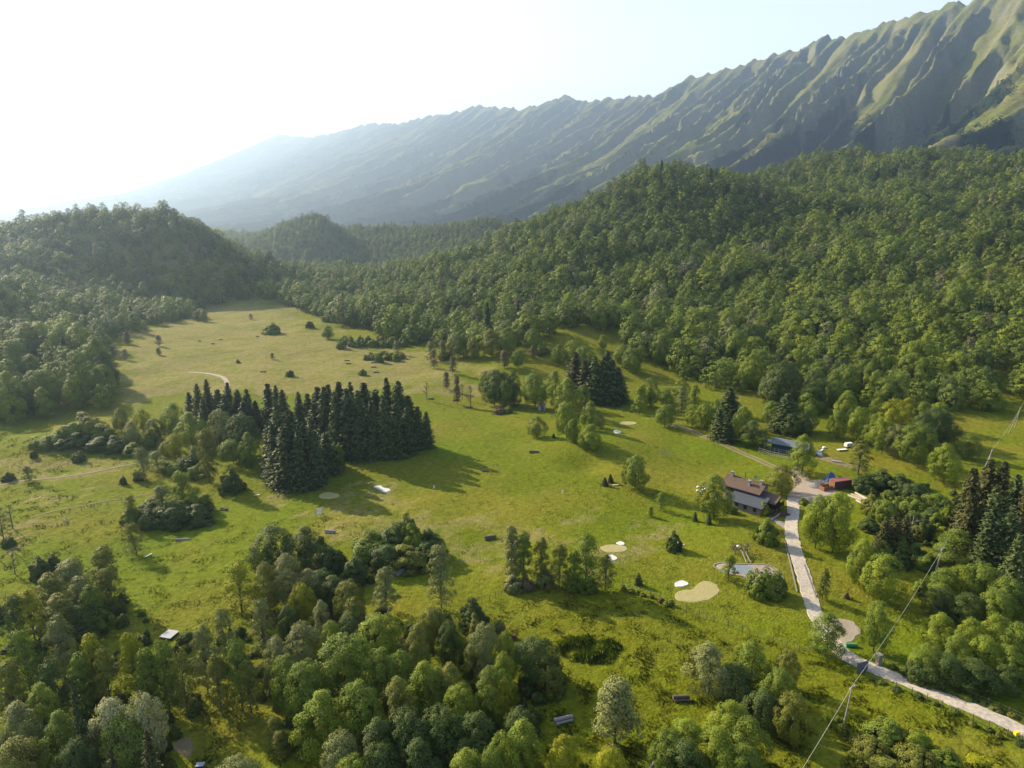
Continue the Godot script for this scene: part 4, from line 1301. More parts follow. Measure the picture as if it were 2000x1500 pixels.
func build_roads() -> void:
	M.road = grained(lin(0.48, 0.42, 0.35), 201, 0.02, 0.12, 0.25)
	M.gravel = grained(lin(0.40, 0.33, 0.26), 202, 0.04, 0.3, 0.35)
	M.dirt = grained(lin(0.25, 0.20, 0.115), 203, 0.03, 0.4, 0.4)
	M.sand = grained(lin(0.56, 0.55, 0.53), 204, 0.03, 0.3, 0.15)
	M.green = grained(lin(0.33, 0.29, 0.13), 205, 0.02, 0.25, 0.16)
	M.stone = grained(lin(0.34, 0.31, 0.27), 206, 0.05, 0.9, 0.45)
	M.wood = grained(lin(0.20, 0.16, 0.125), 207, 0.04, 1.0, 0.5)
	M.grey_wood = grained(lin(0.38, 0.36, 0.33), 208, 0.05, 1.0, 0.4)
	M.pale_wood = grained(lin(0.58, 0.50, 0.40), 209, 0.05, 1.0, 0.25)
	M.white = grained(lin(0.72, 0.71, 0.68), 210, 0.05, 0.9, 0.2)
	strip("road", "pale concrete drive running down past the house lawn to the gate", [1549, 972, 1549, 1000, 1545, 1030, 1550, 1062, 1560, 1095, 1570, 1125, 1582, 1165, 1596, 1205, 1622, 1246, 1650, 1278, 1700, 1303, 1780, 1335, 1880, 1376, 2010, 1432, 2080, 1465], 2.7, M.road, 0.10, 0.16)
	var y := part("yard", patch([1544, 918, 1556, 906, 1570, 918, 1582, 936, 1606, 936, 1640, 946, 1634, 964, 1606, 978, 1578, 986, 1558, 992, 1540, 988, 1536, 972, 1548, 950], 0.07, 0.05), M.gravel, self)
	tag(y, "pinkish gravel yard between house and red container", "yard", "", "structure")
	var y2 := part("gravel_pad", patch([1606, 1208, 1630, 1206, 1662, 1212, 1682, 1226, 1680, 1242, 1662, 1256, 1640, 1262, 1622, 1240], 0.07, 0.2), M.gravel, self)
	tag(y2, "patch of bare gravel beside the bend of the drive", "gravel", "", "structure")
	strip("path", "stone path curving from the drive to the house", [1545, 1036, 1520, 1020, 1496, 1006, 1474, 992, 1452, 980, 1440, 972], 1.6, M.stone, 0.085, 0.1)
	strip("dirt_track", "rut of the dirt track leading across the meadow to the yard", [1298, 826, 1340, 838, 1400, 862, 1460, 889, 1512, 912, 1545, 925], 0.75, M.dirt, 0.08, 0.25, -0.75)
	strip("dirt_track", "rut of the dirt track leading across the meadow to the yard", [1298, 826, 1340, 838, 1400, 862, 1460, 889, 1512, 912, 1545, 925], 0.75, M.dirt, 0.08, 0.25, 0.75)
	strip("dirt_path", "bare dirt path under the hedge bank", [-30, 953, 0, 948, 60, 938, 130, 931, 200, 919, 268, 904], 0.9, M.dirt, 0.08, 0.3)
	strip("dirt_path", "thin worn path beside the dry grass", [60, 1012, 100, 1000, 180, 984, 240, 974, 285, 966], 0.4, M.dirt, 0.07, 0.3)
	strip("farm_road", "pale farm road curving on the far meadow", [368, 727, 400, 729, 430, 735, 442, 744, 446, 760], 1.7, M.gravel, 0.1, 0.1)
	strip("dirt_strip", "bare dirt strip behind the red container", [1600, 892, 1640, 905, 1690, 918], 3.2, M.dirt, 0.07, 0.3)
	var d := part("dirt_patch", patch([345, 1448, 372, 1440, 378, 1462, 366, 1480, 350, 1472, 338, 1462], 0.06, 0.2), M.dirt, self)
	tag(d, "trodden bare earth under the trees", "dirt", "", "structure")
	# greens and bunkers
	for g in [["tan putting green shaped like a kidney below the pond", [1316, 1160, 1332, 1152, 1352, 1150, 1368, 1136, 1384, 1134, 1402, 1142, 1408, 1154, 1394, 1168, 1368, 1176, 1336, 1177, 1318, 1170]],
			["oval tan putting green between two small bunkers", [1172, 1068, 1196, 1063, 1222, 1067, 1228, 1074, 1210, 1079, 1182, 1078]],
			["small tan putting green behind the tall row", [1209, 826, 1222, 823, 1240, 824, 1244, 827, 1232, 830, 1214, 830]],
			["faint pale putting green in the shade of the spruces", [622, 966, 640, 961, 660, 964, 662, 971, 644, 975, 626, 973]]]:
		tag(part("putting_green", patch(g[1], 0.05, 0.08), M.green, self), g[0], "putting green", "", "structure")
	for g in [["white sand bunker at the kidney-shaped green", [1317, 1140, 1324, 1134, 1336, 1135, 1344, 1140, 1338, 1146, 1322, 1147]],
			["small white bunker behind the oval green", [1204, 1061, 1211, 1058, 1219, 1060, 1220, 1064, 1211, 1065]],
			["small white bunker in front of the oval green", [1188, 1088, 1194, 1084, 1203, 1087, 1207, 1091, 1200, 1095, 1192, 1094]],
			["white bunker in the shade of the tall row", [1197, 842, 1202, 840, 1212, 843, 1211, 846, 1204, 847]],
			["split white bunker beside the spruce shadow", [731, 950, 742, 948, 750, 953, 760, 955, 761, 960, 750, 962, 741, 957]]]:
		tag(part("sand_bunker", patch(g[1], 0.15, 0.22, 0.06), M.sand, self), g[0], "bunker", "", "structure")
	# the pond with its kerb of stones
	var shore := [1394, 1104, 1408, 1099, 1432, 1101, 1462, 1102, 1496, 1103, 1518, 1113, 1530, 1132, 1534, 1152, 1520, 1161, 1502, 1158, 1478, 1144, 1452, 1126, 1424, 1122, 1402, 1112]
	var bed := part("pond_bank", patch(shore, 0.05, 0.0), M.gravel, self)
	tag(bed, "sandy bank inside the pond's kerb", "bank", "", "structure")
	var water := StandardMaterial3D.new()
	water.albedo_color = lin(0.16, 0.18, 0.19)
	water.roughness = 0.12
	var w := part("water", patch([1424, 1106, 1440, 1103, 1462, 1104, 1472, 1112, 1470, 1124, 1446, 1122, 1428, 1118], 0.10, 0.02), water, self)
	tag(w, "pale still water of the small pond", "water", "", "structure")
	var kerb := thing("pond_kerb", "low curved stone kerb round the small pond", "kerb", Vector3.ZERO)
	var line := outline(shore, 96)
	rng.seed = 12
	for k in line.size():
		var a := line[k]
		var e := line[(k + 1) % line.size()]
		var b := Build.new()
		var t := Transform3D(Basis.looking_at((e - a).normalized(), Vector3.UP), (a + e) * 0.5)
		var half := a.distance_to(e) * 0.48
		b.box(Vector3(-0.16, -0.25, -half), Vector3(0.16, rng.randf_range(0.07, 0.12), half), t)
		part("stone", b.mesh(), M.stone, kerb)
	# stone edging of the drive
	for side in [[[1551, 1062, 1561, 1095, 1569, 1125, 1578, 1160], 1.9, "far"], [[1552, 1100, 1562, 1130, 1574, 1165], -1.75, "near"]]:
		var l := smooth_line(side[0], 2.0)
		var edge := thing("kerb", "thin stone edging along the %s side of the pale drive" % ("slope" if side[2] == "far" else "lawn"), "kerb", Vector3.ZERO)
		for k in l.size() - 1:
			var d2 := l[k + 1] - l[k]
			if d2.length() < 0.3: continue
			var s := Vector3(-d2.z, 0, d2.x).normalized() * float(side[1])
			var q := (l[k] + l[k + 1]) * 0.5 + s
			q.y = ground(q.x, q.z)
			var b := Build.new()
			b.box(Vector3(-0.1, -0.3, -d2.length() * 0.49), Vector3(0.1, 0.2, d2.length() * 0.49), Transform3D(Basis.looking_at(d2.normalized(), Vector3.UP), q))
			part("stone", b.mesh(), M.stone, edge)

# ------------------------------------------------------------------ the house
func roof(b: Build, a0: float, a1: float, l0: float, l1: float, lr: float, eave0: float, eave1: float, ridge: float, thick: float) -> void:
	# two slopes over the plan a0..a1, l0..l1 with the ridge at l = lr (local x along, z across)
	for half in [[l0, eave0], [l1, eave1]]:
		var p := [Vector3(a0, half[1], half[0]), Vector3(a1, half[1], half[0]), Vector3(a1, ridge, lr), Vector3(a0, ridge, lr)]
		var t := Vector3(0, -thick, 0)
		var flip: bool = half[0] > lr
		if flip:
			p = [p[1], p[0], p[3], p[2]]
		b.quad(p[3], p[2], p[1], p[0])
		b.quad(p[0] + t, p[1] + t, p[2] + t, p[3] + t)
		for k in 4:
			var m := (k + 1) % 4
			b.quad(p[k], p[m], p[m] + t, p[k] + t)

func gable_walls(b: Build, a0: float, a1: float, l0: float, l1: float, lr: float, e0: float, e1: float, ridge: float, foot := -1.5) -> void:
	b.quad(Vector3(a0, foot, l1), Vector3(a0, e1, l1), Vector3(a1, e1, l1), Vector3(a1, foot, l1))
	b.quad(Vector3(a1, foot, l0), Vector3(a1, e0, l0), Vector3(a0, e0, l0), Vector3(a0, foot, l0))
	for a in [[a0, 1], [a1, -1]]:
		var q := [Vector3(a[0], foot, l0), Vector3(a[0], e0, l0), Vector3(a[0], ridge, lr), Vector3(a[0], e1, l1), Vector3(a[0], foot, l1)]
		if a[1] < 0: q.reverse()
		b.tri(q[0], q[1], q[2]); b.tri(q[0], q[2], q[3]); b.tri(q[0], q[3], q[4])

func block(called: String, lo: Vector3, hi: Vector3, mat: Material, parent: Node) -> MeshInstance3D:
	var b := Build.new()
	b.box(lo, hi)
	return part(called, b.mesh(), mat, parent)

func build_house() -> void:
	var at := hit(1458, 978)
	var turn := -atan2(0.69, 0.72)
	var h := thing("house", "stone and timber chalet with brown tiled roof and slate-blue side roof", "house", at, turn)
	h.scale = Vector3.ONE * 0.84
	M.wall = grained(lin(0.46, 0.40, 0.31), 301, 0.04, 0.5, 0.35)
	M.tile = grained(lin(0.23, 0.155, 0.12), 302, 0.09, 0.9, 0.5)
	M.slate = grained(lin(0.10, 0.115, 0.145), 303, 0.09, 0.9, 0.45)
	M.timber = grained(lin(0.07, 0.047, 0.035), 304, 0.05, 0.9, 0.5)
	M.dark_glass = plain(lin(0.03, 0.035, 0.04), 0.1)
	var b := Build.new()
	gable_walls(b, -5.6, 4.6, -3.3, 3.3, 0, 5.0, 5.0, 6.4)
	var main := part("wall", b.mesh(), M.wall, h)
	b = Build.new()
	roof(b, -6.5, 5.6, -4.3, 4.3, 0, 4.75, 4.75, 6.62, 0.2)
	var top := part("roof", b.mesh(), M.tile, h)
	top.set_meta("label", "brown tiled main roof")
	# rows of tiles standing proud
	for side in [-1, 1]:
		for k in 9:
			var f := (k + 0.5) / 9.0
			var z: float = side * lerpf(4.25, 0.15, f)
			var y := lerpf(4.78, 6.60, f)
			b = Build.new()
			b.box(Vector3(-6.5, -0.03, -0.12), Vector3(5.6, 0.05, 0.12), Transform3D(Basis(Vector3.RIGHT, side * -0.41 * -1.0), Vector3(0, y, z)))
			part("tile_row", b.mesh(), M.tile, top)
	b = Build.new()
	b.box(Vector3(-6.5, 6.55, -0.16), Vector3(5.6, 6.74, 0.16))
	part("ridge_cap", b.mesh(), M.tile, top)
	for c in [[-4.9, 0.2, 6.2, 7.7], [1.2, 1.9, 5.2, 7.1], [4.1, 0.4, 6.0, 7.4]]:
		var ch := block("chimney", Vector3(c[0] - 0.42, c[2], c[1] - 0.42), Vector3(c[0] + 0.42, c[3], c[1] + 0.42), M.wall, top)
		ch.set_meta("label", "stone chimney with flat cap")
		block("chimney_cap", Vector3(c[0] - 0.55, c[3] + 0.003, c[1] - 0.55), Vector3(c[0] + 0.55, c[3] + 0.16, c[1] + 0.55), M.stone, top)
	b = Build.new()
	b.tube(Vector3(-1.6, 6.0, -1.4), Vector3(-1.6, 8.0, -1.4), 0.1, 0.1, 8, true)
	part("flue_pipe", b.mesh(), M.timber, top)
	var dish := Build.new()
	var tilt := Basis(Vector3.UP, 0.6) * Basis(Vector3.RIGHT, 1.1)
	for k in 14:
		var t0 := TAU * k / 14
		var t1 := TAU * (k + 1) / 14
		dish.tri(Vector3(1.6, 7.3, -1.2), Vector3(1.6, 7.3, -1.2) + tilt * Vector3(cos(t0) * 0.5, 0.16, sin(t0) * 0.5), Vector3(1.6, 7.3, -1.2) + tilt * Vector3(cos(t1) * 0.5, 0.16, sin(t1) * 0.5))
	dish.tube(Vector3(1.6, 6.0, -1.2), Vector3(1.6, 7.3, -1.2), 0.04, 0.04, 6)
	part("satellite_dish", dish.mesh(), M.grey_wood, top)
	# front wing
	b = Build.new()
	gable_walls(b, 4.61, 8.6, -3.0, 2.6, -0.2, 3.1, 3.1, 4.3)
	var wing := part("wing_wall", b.mesh(), M.timber, h)
	wing.set_meta("label", "dark timber gable wing")
	b = Build.new()
	roof(b, 4.5, 10.0, -4.0, 3.5, -0.2, 2.9, 2.9, 4.45, 0.18)
	part("wing_roof", b.mesh(), M.tile, h)
	# side wing with the slate roof
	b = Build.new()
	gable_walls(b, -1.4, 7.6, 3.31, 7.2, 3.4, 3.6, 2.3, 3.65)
	var side_wall := part("side_wall", b.mesh(), M.stone, h)  # darker stone than the main wall, putting its shade into the colour
	b = Build.new()
	var p := [Vector3(-2.0, 4.25, 3.2), Vector3(8.2, 4.25, 3.2), Vector3(8.2, 2.35, 7.9), Vector3(-2.0, 2.35, 7.9)]
	b.quad(p[0], p[1], p[2], p[3])
	var dn := Vector3(0, -0.16, 0)
	b.quad(p[3] + dn, p[2] + dn, p[1] + dn, p[0] + dn)
	for k in 4:
		b.quad(p[(k + 1) % 4], p[k], p[k] + dn, p[(k + 1) % 4] + dn)
	part("side_roof", b.mesh(), M.slate, h).set_meta("label", "slate-blue lean-to roof")
	# openings
	for w in [[-4.2, 3.2, 3.3], [-2.6, 3.2, 3.3], [-0.6, 4.0, 3.3]]:
		var win := block("window", Vector3(w[0] - 0.5, w[1], w[2] - 0.05), Vector3(w[0] + 0.5, w[1] + 1.0, w[2] + 0.03), M.dark_glass, main)
		block("window_frame", Vector3(w[0] - 0.6, w[1] - 0.12, w[2] - 0.04), Vector3(w[0] + 0.6, w[1], w[2] + 0.10), M.timber, main)
		block("shutter", Vector3(w[0] - 1.0, w[1], w[2] + 0.003), Vector3(w[0] - 0.52, w[1] + 1.0, w[2] + 0.06), M.timber, main)
		block("shutter", Vector3(w[0] + 0.52, w[1], w[2] + 0.003), Vector3(w[0] + 1.0, w[1] + 1.0, w[2] + 0.06), M.timber, main)
	for w in [0.4, 3.0, 5.8]:
		block("window", Vector3(w - 0.5, 0.6, 7.17), Vector3(w + 0.5, 1.8, 7.23), M.dark_glass, side_wall)
		block("window_sill", Vector3(w - 0.6, 0.46, 7.18), Vector3(w + 0.6, 0.597, 7.34), M.stone, side_wall)
	block("window", Vector3(7.57, 0.5, 4.4), Vector3(7.63, 1.7, 6.2), M.dark_glass, side_wall)
	for z in [-1.9, 0.2, 1.6]:
		block("window", Vector3(8.57, 1.4, z - 0.4), Vector3(8.64, 2.5, z + 0.4), M.dark_glass, wing)
	for z in [-1.4, 1.4]:
		block("window", Vector3(4.57, 4.55, z - 0.35), Vector3(4.64, 5.2, z + 0.35), M.dark_glass, main)
	block("door", Vector3(7.57, -0.4, 3.5), Vector3(7.64, 1.7, 4.3), M.timber, side_wall)
	# stone terrace and balcony at the front
	block("terrace", Vector3(7.65, -2.0, 2.7), Vector3(11.2, -0.35, 8.2), M.stone, h)
	block("stone_base", Vector3(4.62, -2.0, -3.1), Vector3(8.75, 0.9, 2.68), M.stone, h)
	var bal := block("balcony", Vector3(8.62, 1.0, -3.2), Vector3(9.8, 1.16, 2.6), M.timber, h)
	for k in 20:
		block("baluster", Vector3(9.70, 1.163, -3.1 + k * 0.29), Vector3(9.76, 2.0, -3.02 + k * 0.29), M.timber, bal)
	block("handrail", Vector3(9.66, 2.003, -3.2), Vector3(9.82, 2.1, 2.6), M.timber, bal)
	for z in [-3.05, -0.2, 2.45]:
		block("post", Vector3(9.6, -1.5, z - 0.09), Vector3(9.78, 0.997, z + 0.09), M.timber, bal)
	# parapet of the terrace
	block("parapet", Vector3(11.0, -0.347, 2.7), Vector3(11.2, 0.45, 8.2), M.wall, h)

# ------------------------------------------------------------------ yard things
func heap(called: String, label: String, category: String, px: float, py: float, rx: float, ry: float, rz: float, mat: Material, seed_: int) -> void:
	var at := hit(px, py)
	var n := noise(seed_, 0.9, FastNoiseLite.TYPE_SIMPLEX_SMOOTH, 3)
	var b := Build.new()
	var last := []
	for r in 9:
		var row := []
		for k in 28:
			var a := TAU * k / 28
			var f := r / 8.0
			var q := Vector3(cos(a) * rx * f, 0, sin(a) * rz * f)
			q.y = ry * pow(cos(f * PI * 0.5), 1.3) * (1.0 + 0.25 * n.get_noise_2d(q.x * 2, q.z * 2)) + 0.12 * n.get_noise_2d(q.x * 6, q.z * 6) * (1.0 - f) - 0.1 * f
			row.append(q)
		if r > 0:
			for k in 28:
				var m := (k + 1) % 28
				b.quad(row[k], last[k], last[m], row[m])
		last = row
	var o := part(called, b.mesh(), mat, self)
	o.position = at
	tag(o, label, category)

func boulder(seed_: int, r: float) -> ArrayMesh:
	var n := noise(seed_, 1.1, FastNoiseLite.TYPE_SIMPLEX_SMOOTH, 2)
	var st := SphereMesh.new()
	st.radial_segments = 10
	st.rings = 6
	st.radius = r
	st.height = r * 1.5
	var a := st.get_mesh_arrays()
	var v: PackedVector3Array = a[Mesh.ARRAY_VERTEX]
	for k in v.size():
		v[k] *= 1.0 + 0.45 * n.get_noise_3dv(v[k] / r)
	a[Mesh.ARRAY_VERTEX] = v
	a[Mesh.ARRAY_TANGENT] = null
	var s := SurfaceTool.new()
	s.create_from_arrays(a)
	s.generate_normals()
	return s.commit()

func build_yard() -> void:
	var red := grained(lin(0.19, 0.075, 0.062), 401, 0.05, 0.6, 0.4)
	var orange := grained(lin(0.36, 0.17, 0.09), 402, 0.05, 0.6, 0.4)
	var teal := grained(lin(0.035, 0.085, 0.085), 403, 0.05, 0.6, 0.4)
	var tin := grained(lin(0.16, 0.19, 0.22), 404, 0.05, 0.6, 0.35)
	# red container
	var at := hit(1640, 952)
	var c := thing("shipping_container", "faded red corrugated container with red roof at the yard's edge", "container", at, 0.30)
	c.scale = Vector3.ONE * 0.86
	block("body", Vector3(-3.0, 0.1, -1.25), Vector3(3.0, 2.5, 1.25), red, c)
	for k in 24:
		block("rib", Vector3(-2.95 + k * 0.25, 0.15, 1.253), Vector3(-2.85 + k * 0.25, 2.45, 1.31), red, c)
	block("lid", Vector3(-3.05, 2.503, -1.3), Vector3(3.05, 2.62, 1.3), grained(lin(0.33, 0.12, 0.115), 405, 0.05, 0.6, 0.4), c)
	for z in [-0.62, 0.62]:
		block("door", Vector3(-3.06, 0.15, z - 0.58), Vector3(-3.003, 2.45, z + 0.58), orange, c)
		var bar := Build.new()
		bar.tube(Vector3(-3.09, 0.2, z + 0.2), Vector3(-3.09, 2.4, z + 0.2), 0.03, 0.03, 6)
		part("lock_bar", bar.mesh(), M.grey_wood, c)
	var bx := thing("orange_crate", "long orange open crate against the red container", "crate", hit(1616, 955), 0.4)
	for f in [[Vector3(-2.0, 0, -0.8), Vector3(2.0, 1.0, -0.7)], [Vector3(-2.0, 0, 0.7), Vector3(2.0, 1.0, 0.8)], [Vector3(-2.0, 0, -0.697), Vector3(-1.9, 1.0, 0.697)], [Vector3(1.9, 0, -0.697), Vector3(2.0, 1.0, 0.697)], [Vector3(-1.897, 0.02, -0.697), Vector3(1.897, 0.1, 0.697)]]:
		block("panel", f[0], f[1], orange, bx)
	# blue tarp
	var tarp := Build.new()
	var tp := hit(1623, 938)
	var hh := [Vector3(-1.3, 0, -1.2), Vector3(1.4, 0, -1.1), Vector3(1.3, 0, 1.2), Vector3(-1.4, 0, 1.1)]
	var apex := [Vector3(-0.5, 2.3, 0.1), Vector3(0.5, 2.0, -0.1)]
	tarp.quad(hh[3], apex[0], apex[1], hh[2])
	tarp.quad(hh[1], apex[1], apex[0], hh[0])
	tarp.tri(hh[0], apex[0], hh[3])
	tarp.tri(hh[2], apex[1], hh[1])
	var t := thing("tarpaulin", "bright blue tarpaulin tented over something behind the container", "tarpaulin", tp)
	part("sheet", tarp.mesh(), plain(lin(0.05, 0.13, 0.28), 0.6), t)
	heap("gravel_heap", "grey heap of gravel in the yard", "heap", 1600, 950, 2.6, 1.2, 2.0, grained(lin(0.26, 0.25, 0.24), 406, 0.1, 0.8, 0.5), 6)
	# green shed
	var s := thing("green_shed", "dark green farm shed with blue-grey metal roof and lean-to", "shed", hit(1545, 882), -0.62)
	var b := Build.new()
	gable_walls(b, -5.0, 5.0, -2.6, 2.6, 0, 2.6, 2.6, 3.3)
	var wall := part("wall", b.mesh(), teal, s)
	b = Build.new()
	roof(b, -5.4, 5.4, -3.1, 3.1, 0, 2.5, 2.5, 3.45, 0.1)
	var rf := part("roof", b.mesh(), tin, s)
	for k in 9:
		block("roof_seam", Vector3(-5.2 + k * 1.3, 3.42, -0.05), Vector3(-5.12 + k * 1.3, 3.50, 0.05), tin, rf)
	block("door", Vector3(-5.06, -0.2, -1.0), Vector3(-4.997, 2.2, 1.0), M.timber, wall)
	block("lean_to_roof", Vector3(-8.0, 1.7, -2.2), Vector3(-5.42, 1.8, 1.6), tin, s)
	for q in [[-7.8, -2.0], [-7.8, 1.4]]:
		block("post", Vector3(q[0] - 0.08, -0.6, q[1] - 0.08), Vector3(q[0] + 0.08, 1.697, q[1] + 0.08), M.wood, s)
	rail_fence("corral_fence", "weathered pole corral in front of the green shed", [1482, 884, 1500, 890, 1525, 896, 1550, 899, 1552, 888], 1.6, 3, M.grey_wood)
	rail_fence("corral_fence", "inner row of weathered corral poles before the green shed", [1492, 880, 1520, 887, 1548, 892], 1.6, 3, M.grey_wood)
	# heaps and vehicles behind the yard
	rng.seed = 31
	for k in 9:
		var o := part("stone_block", boulder(k, rng.randf_range(0.35, 0.75)), M.white, self)
		o.position = hit(1590 + rng.randf() * 22.0, 874 + rng.randf() * 16.0) + Vector3(0, 0.2, 0)
		tag(o, "pale stone block in the heap behind the yard tree", "stone", "pale stones behind the yard tree")
	for k in 8:
		var o := part("marble_block", boulder(40 + k, rng.randf_range(0.22, 0.45)), M.white, self)
		o.position = hit(1356 + rng.randf() * 24.0, 951 + rng.randf() * 14.0) + Vector3(0, 0.12, 0)
		tag(o, "white rough stone in the rockery beside the house", "stone", "white stones beside the house")
	var van := thing("caravan", "small white caravan behind the stone heap", "caravan", hit(1657, 873), 0.3)
	van.scale = Vector3.ONE * 0.62
	b = Build.new()
	b.box(Vector3(-1.9, 0.45, -0.95), Vector3(1.9, 1.7, 0.95))
	b.box(Vector3(-1.7, 1.7, -0.9), Vector3(1.6, 2.15, 0.9))
	part("body", b.mesh(), M.white, van)
	for x in [-0.9, 0.7]:
		block("window", Vector3(x - 0.45, 1.1, 0.948), Vector3(x + 0.45, 1.6, 0.965), M.dark_glass, van)
	for z in [-0.85, 0.7]:
		b = Build.new()
		b.tube(Vector3(0, 0.33, z), Vector3(0, 0.33, z + 0.18), 0.33, 0.33, 14, true)
		part("wheel", b.mesh(), plain(lin(0.02, 0.02, 0.02)), van)
	var tr := thing("flat_trailer", "pale flat trailer lying beside the caravan", "trailer", hit(1644, 880), 0.2)
	tr.scale = Vector3.ONE * 0.6
	block("bed", Vector3(-2.4, 0.5, -0.9), Vector3(2.4, 0.7, 0.9), M.white, tr)
	for x in [-0.8, 0.8]:
		b = Build.new()
		b.tube(Vector3(x, 0.3, -0.95), Vector3(x, 0.3, 0.95), 0.3, 0.3, 12, true)
		part("wheel", b.mesh(), plain(lin(0.02, 0.02, 0.02)), tr)
	var bench := thing("bench", "pale wooden bench on the grass behind the dirt strip", "bench", hit(1634, 903), -0.45)
	block("seat", Vector3(-1.3, 0.4, -0.3), Vector3(1.3, 0.5, 0.3), M.pale_wood, bench)
	block("backrest", Vector3(-1.3, 0.55, -0.34), Vector3(1.3, 0.95, -0.28), M.pale_wood, bench)
	for x in [-1.1, 1.1]:
		block("leg", Vector3(x - 0.06, -0.15, -0.32), Vector3(x + 0.06, 0.398, 0.28), M.pale_wood, bench)
	# sawn beams
	var k := 0
	for q in [[1662, 966, 1690, 976, "sawn beam lying crosswise near the container"], [1656, 968, 1682, 978, "shorter sawn beam in the beam pile"], [1670, 963, 1700, 980, "weathered beam at the back of the beam pile"], [1672, 978, 1694, 990, "long pale beam lying apart on the grass"]]:
		var a := hit(q[0], q[1]) + Vector3(0, 0.16, 0)
		var e := hit(q[2], q[3]) + Vector3(0, 0.16 + 0.05 * k, 0)
		b = Build.new()
		b.box(Vector3(-0.16, -0.16, -a.distance_to(e) * 0.5), Vector3(0.16, 0.16, a.distance_to(e) * 0.5), Transform3D(Basis.looking_at((e - a).normalized(), Vector3.UP), (a + e) * 0.5))
		tag(part("timber_beam", b.mesh(), M.pale_wood, self), q[4], "beam")
		k += 1
	heap("earth_bank", "brown earth bank with stones under the house garden", "bank", 1524, 1006, 3.2, 0.9, 1.4, grained(lin(0.16, 0.09, 0.06), 407, 0.06, 0.8, 0.5), 9)
	# brush heap with a ladder-like ramp
	var br := thing("brush_heap", "heap of dead brush on poles with a log ramp on the lawn", "brush heap", hit(1446, 1080))
	rng.seed = 8
	b = Build.new()
	for i in 90:
		var q := Vector3(rng.randf_range(-1.9, 1.9), rng.randf_range(0.9, 1.7), rng.randf_range(-1.0, 1.0))
		b.tube(q, q + unit() * rng.randf_range(0.5, 1.3), 0.05, 0.02, 4)
	part("brush", b.mesh(), M.wood, br).set_meta("kind", "stuff")
	for x in [-1.2, 1.2]:
		for z in [-0.5, 0.5]:
			block("post", Vector3(x - 0.08, -0.3, z - 0.08), Vector3(x + 0.08, 1.2, z + 0.08), M.wood, br)
	for x in [-0.35, 0.55]:
		b = Build.new()
		b.tube(Vector3(0.1 + x * 0.6, 1.2, 0.6), Vector3(0.3 + x, 0.05, 3.9), 0.12, 0.1, 7, true)
		part("ramp_log", b.mesh(), M.grey_wood, br)
	part("stone", boulder(77, 0.4), M.white, br).position = Vector3(-0.6, 1.6, 0.3)

# ------------------------------------------------------------------ fences, jumps, poles
func rail_fence(called: String, label: String, pixels: Array, high: float, rails: int, mat: Material) -> void:
	var f := thing(called, label, "fence", Vector3.ZERO)
	var line := smooth_line(pixels, 2.4)
	for k in line.size():
		var b := Build.new()
		b.tube(line[k] - Vector3(0, 0.4, 0), line[k] + Vector3(0, high, 0), 0.07, 0.06, 6, true)
		part("post", b.mesh(), mat, f)
		if k > 0:
			for r in rails:
				var y := high * (r + 0.7) / rails
				b = Build.new()
				b.tube(line[k - 1] + Vector3(0, y, 0), line[k] + Vector3(0, y + 0.02, 0), 0.045, 0.04, 5)
				part("rail", b.mesh(), mat, f)

func wire_fence(label: String, pixels: Array, gap: float, high: float) -> void:
	var f := thing("wire_fence", label, "fence", Vector3.ZERO)
	var line := smooth_line(pixels, gap)
	rng.seed = pixels.size()
	var last := Vector3.ZERO
	for k in line.size():
		var tip := line[k] + Vector3(rng.randf_range(-0.06, 0.06), high * rng.randf_range(0.9, 1.1), rng.randf_range(-0.06, 0.06))
		var b := Build.new()
		b.tube(line[k] - Vector3(0, 0.3, 0), tip, 0.06, 0.05, 6, true)
		part("post", b.mesh(), M.wood, f)
		if k > 0:
			for y in [0.45, 0.85]:
				b = Build.new()
				b.tube(line[k - 1] + Vector3(0, y * high, 0), line[k] + Vector3(0, y * high, 0), 0.012, 0.012, 4)
				part("wire", b.mesh(), M.grey_wood, f)
		last = tip

func log_jump(px: float, py: float, turn: float, length: float, thick: float, mat: Material, label: String) -> void:
	# a log laid across two bearers
	length *= 0.82
	thick *= 0.8
	var o := thing("log_jump", label, "log", hit(px, py), turn)
	var b := Build.new()
	b.tube(Vector3(-length * 0.5, thick * 1.35, 0), Vector3(length * 0.5, thick * 1.3, 0.05), thick, thick * 0.86, 10, true)
	part("log", b.mesh(), mat, o)
	b = Build.new()
	b.tube(Vector3(-length * 0.46, thick * 0.6, thick * 1.35), Vector3(length * 0.46, thick * 0.6, thick * 1.4), thick * 0.6, thick * 0.5, 8, true)
	part("lower_log", b.mesh(), mat, o)
	for s in [-1, 1]:
		b = Build.new()
		b.tube(Vector3(s * length * 0.36, thick * 0.3, -thick * 1.8), Vector3(s * length * 0.36, thick * 0.35, thick * 2.2), thick * 0.42, thick * 0.4, 7, true)
		part("bearer", b.mesh(), mat, o)

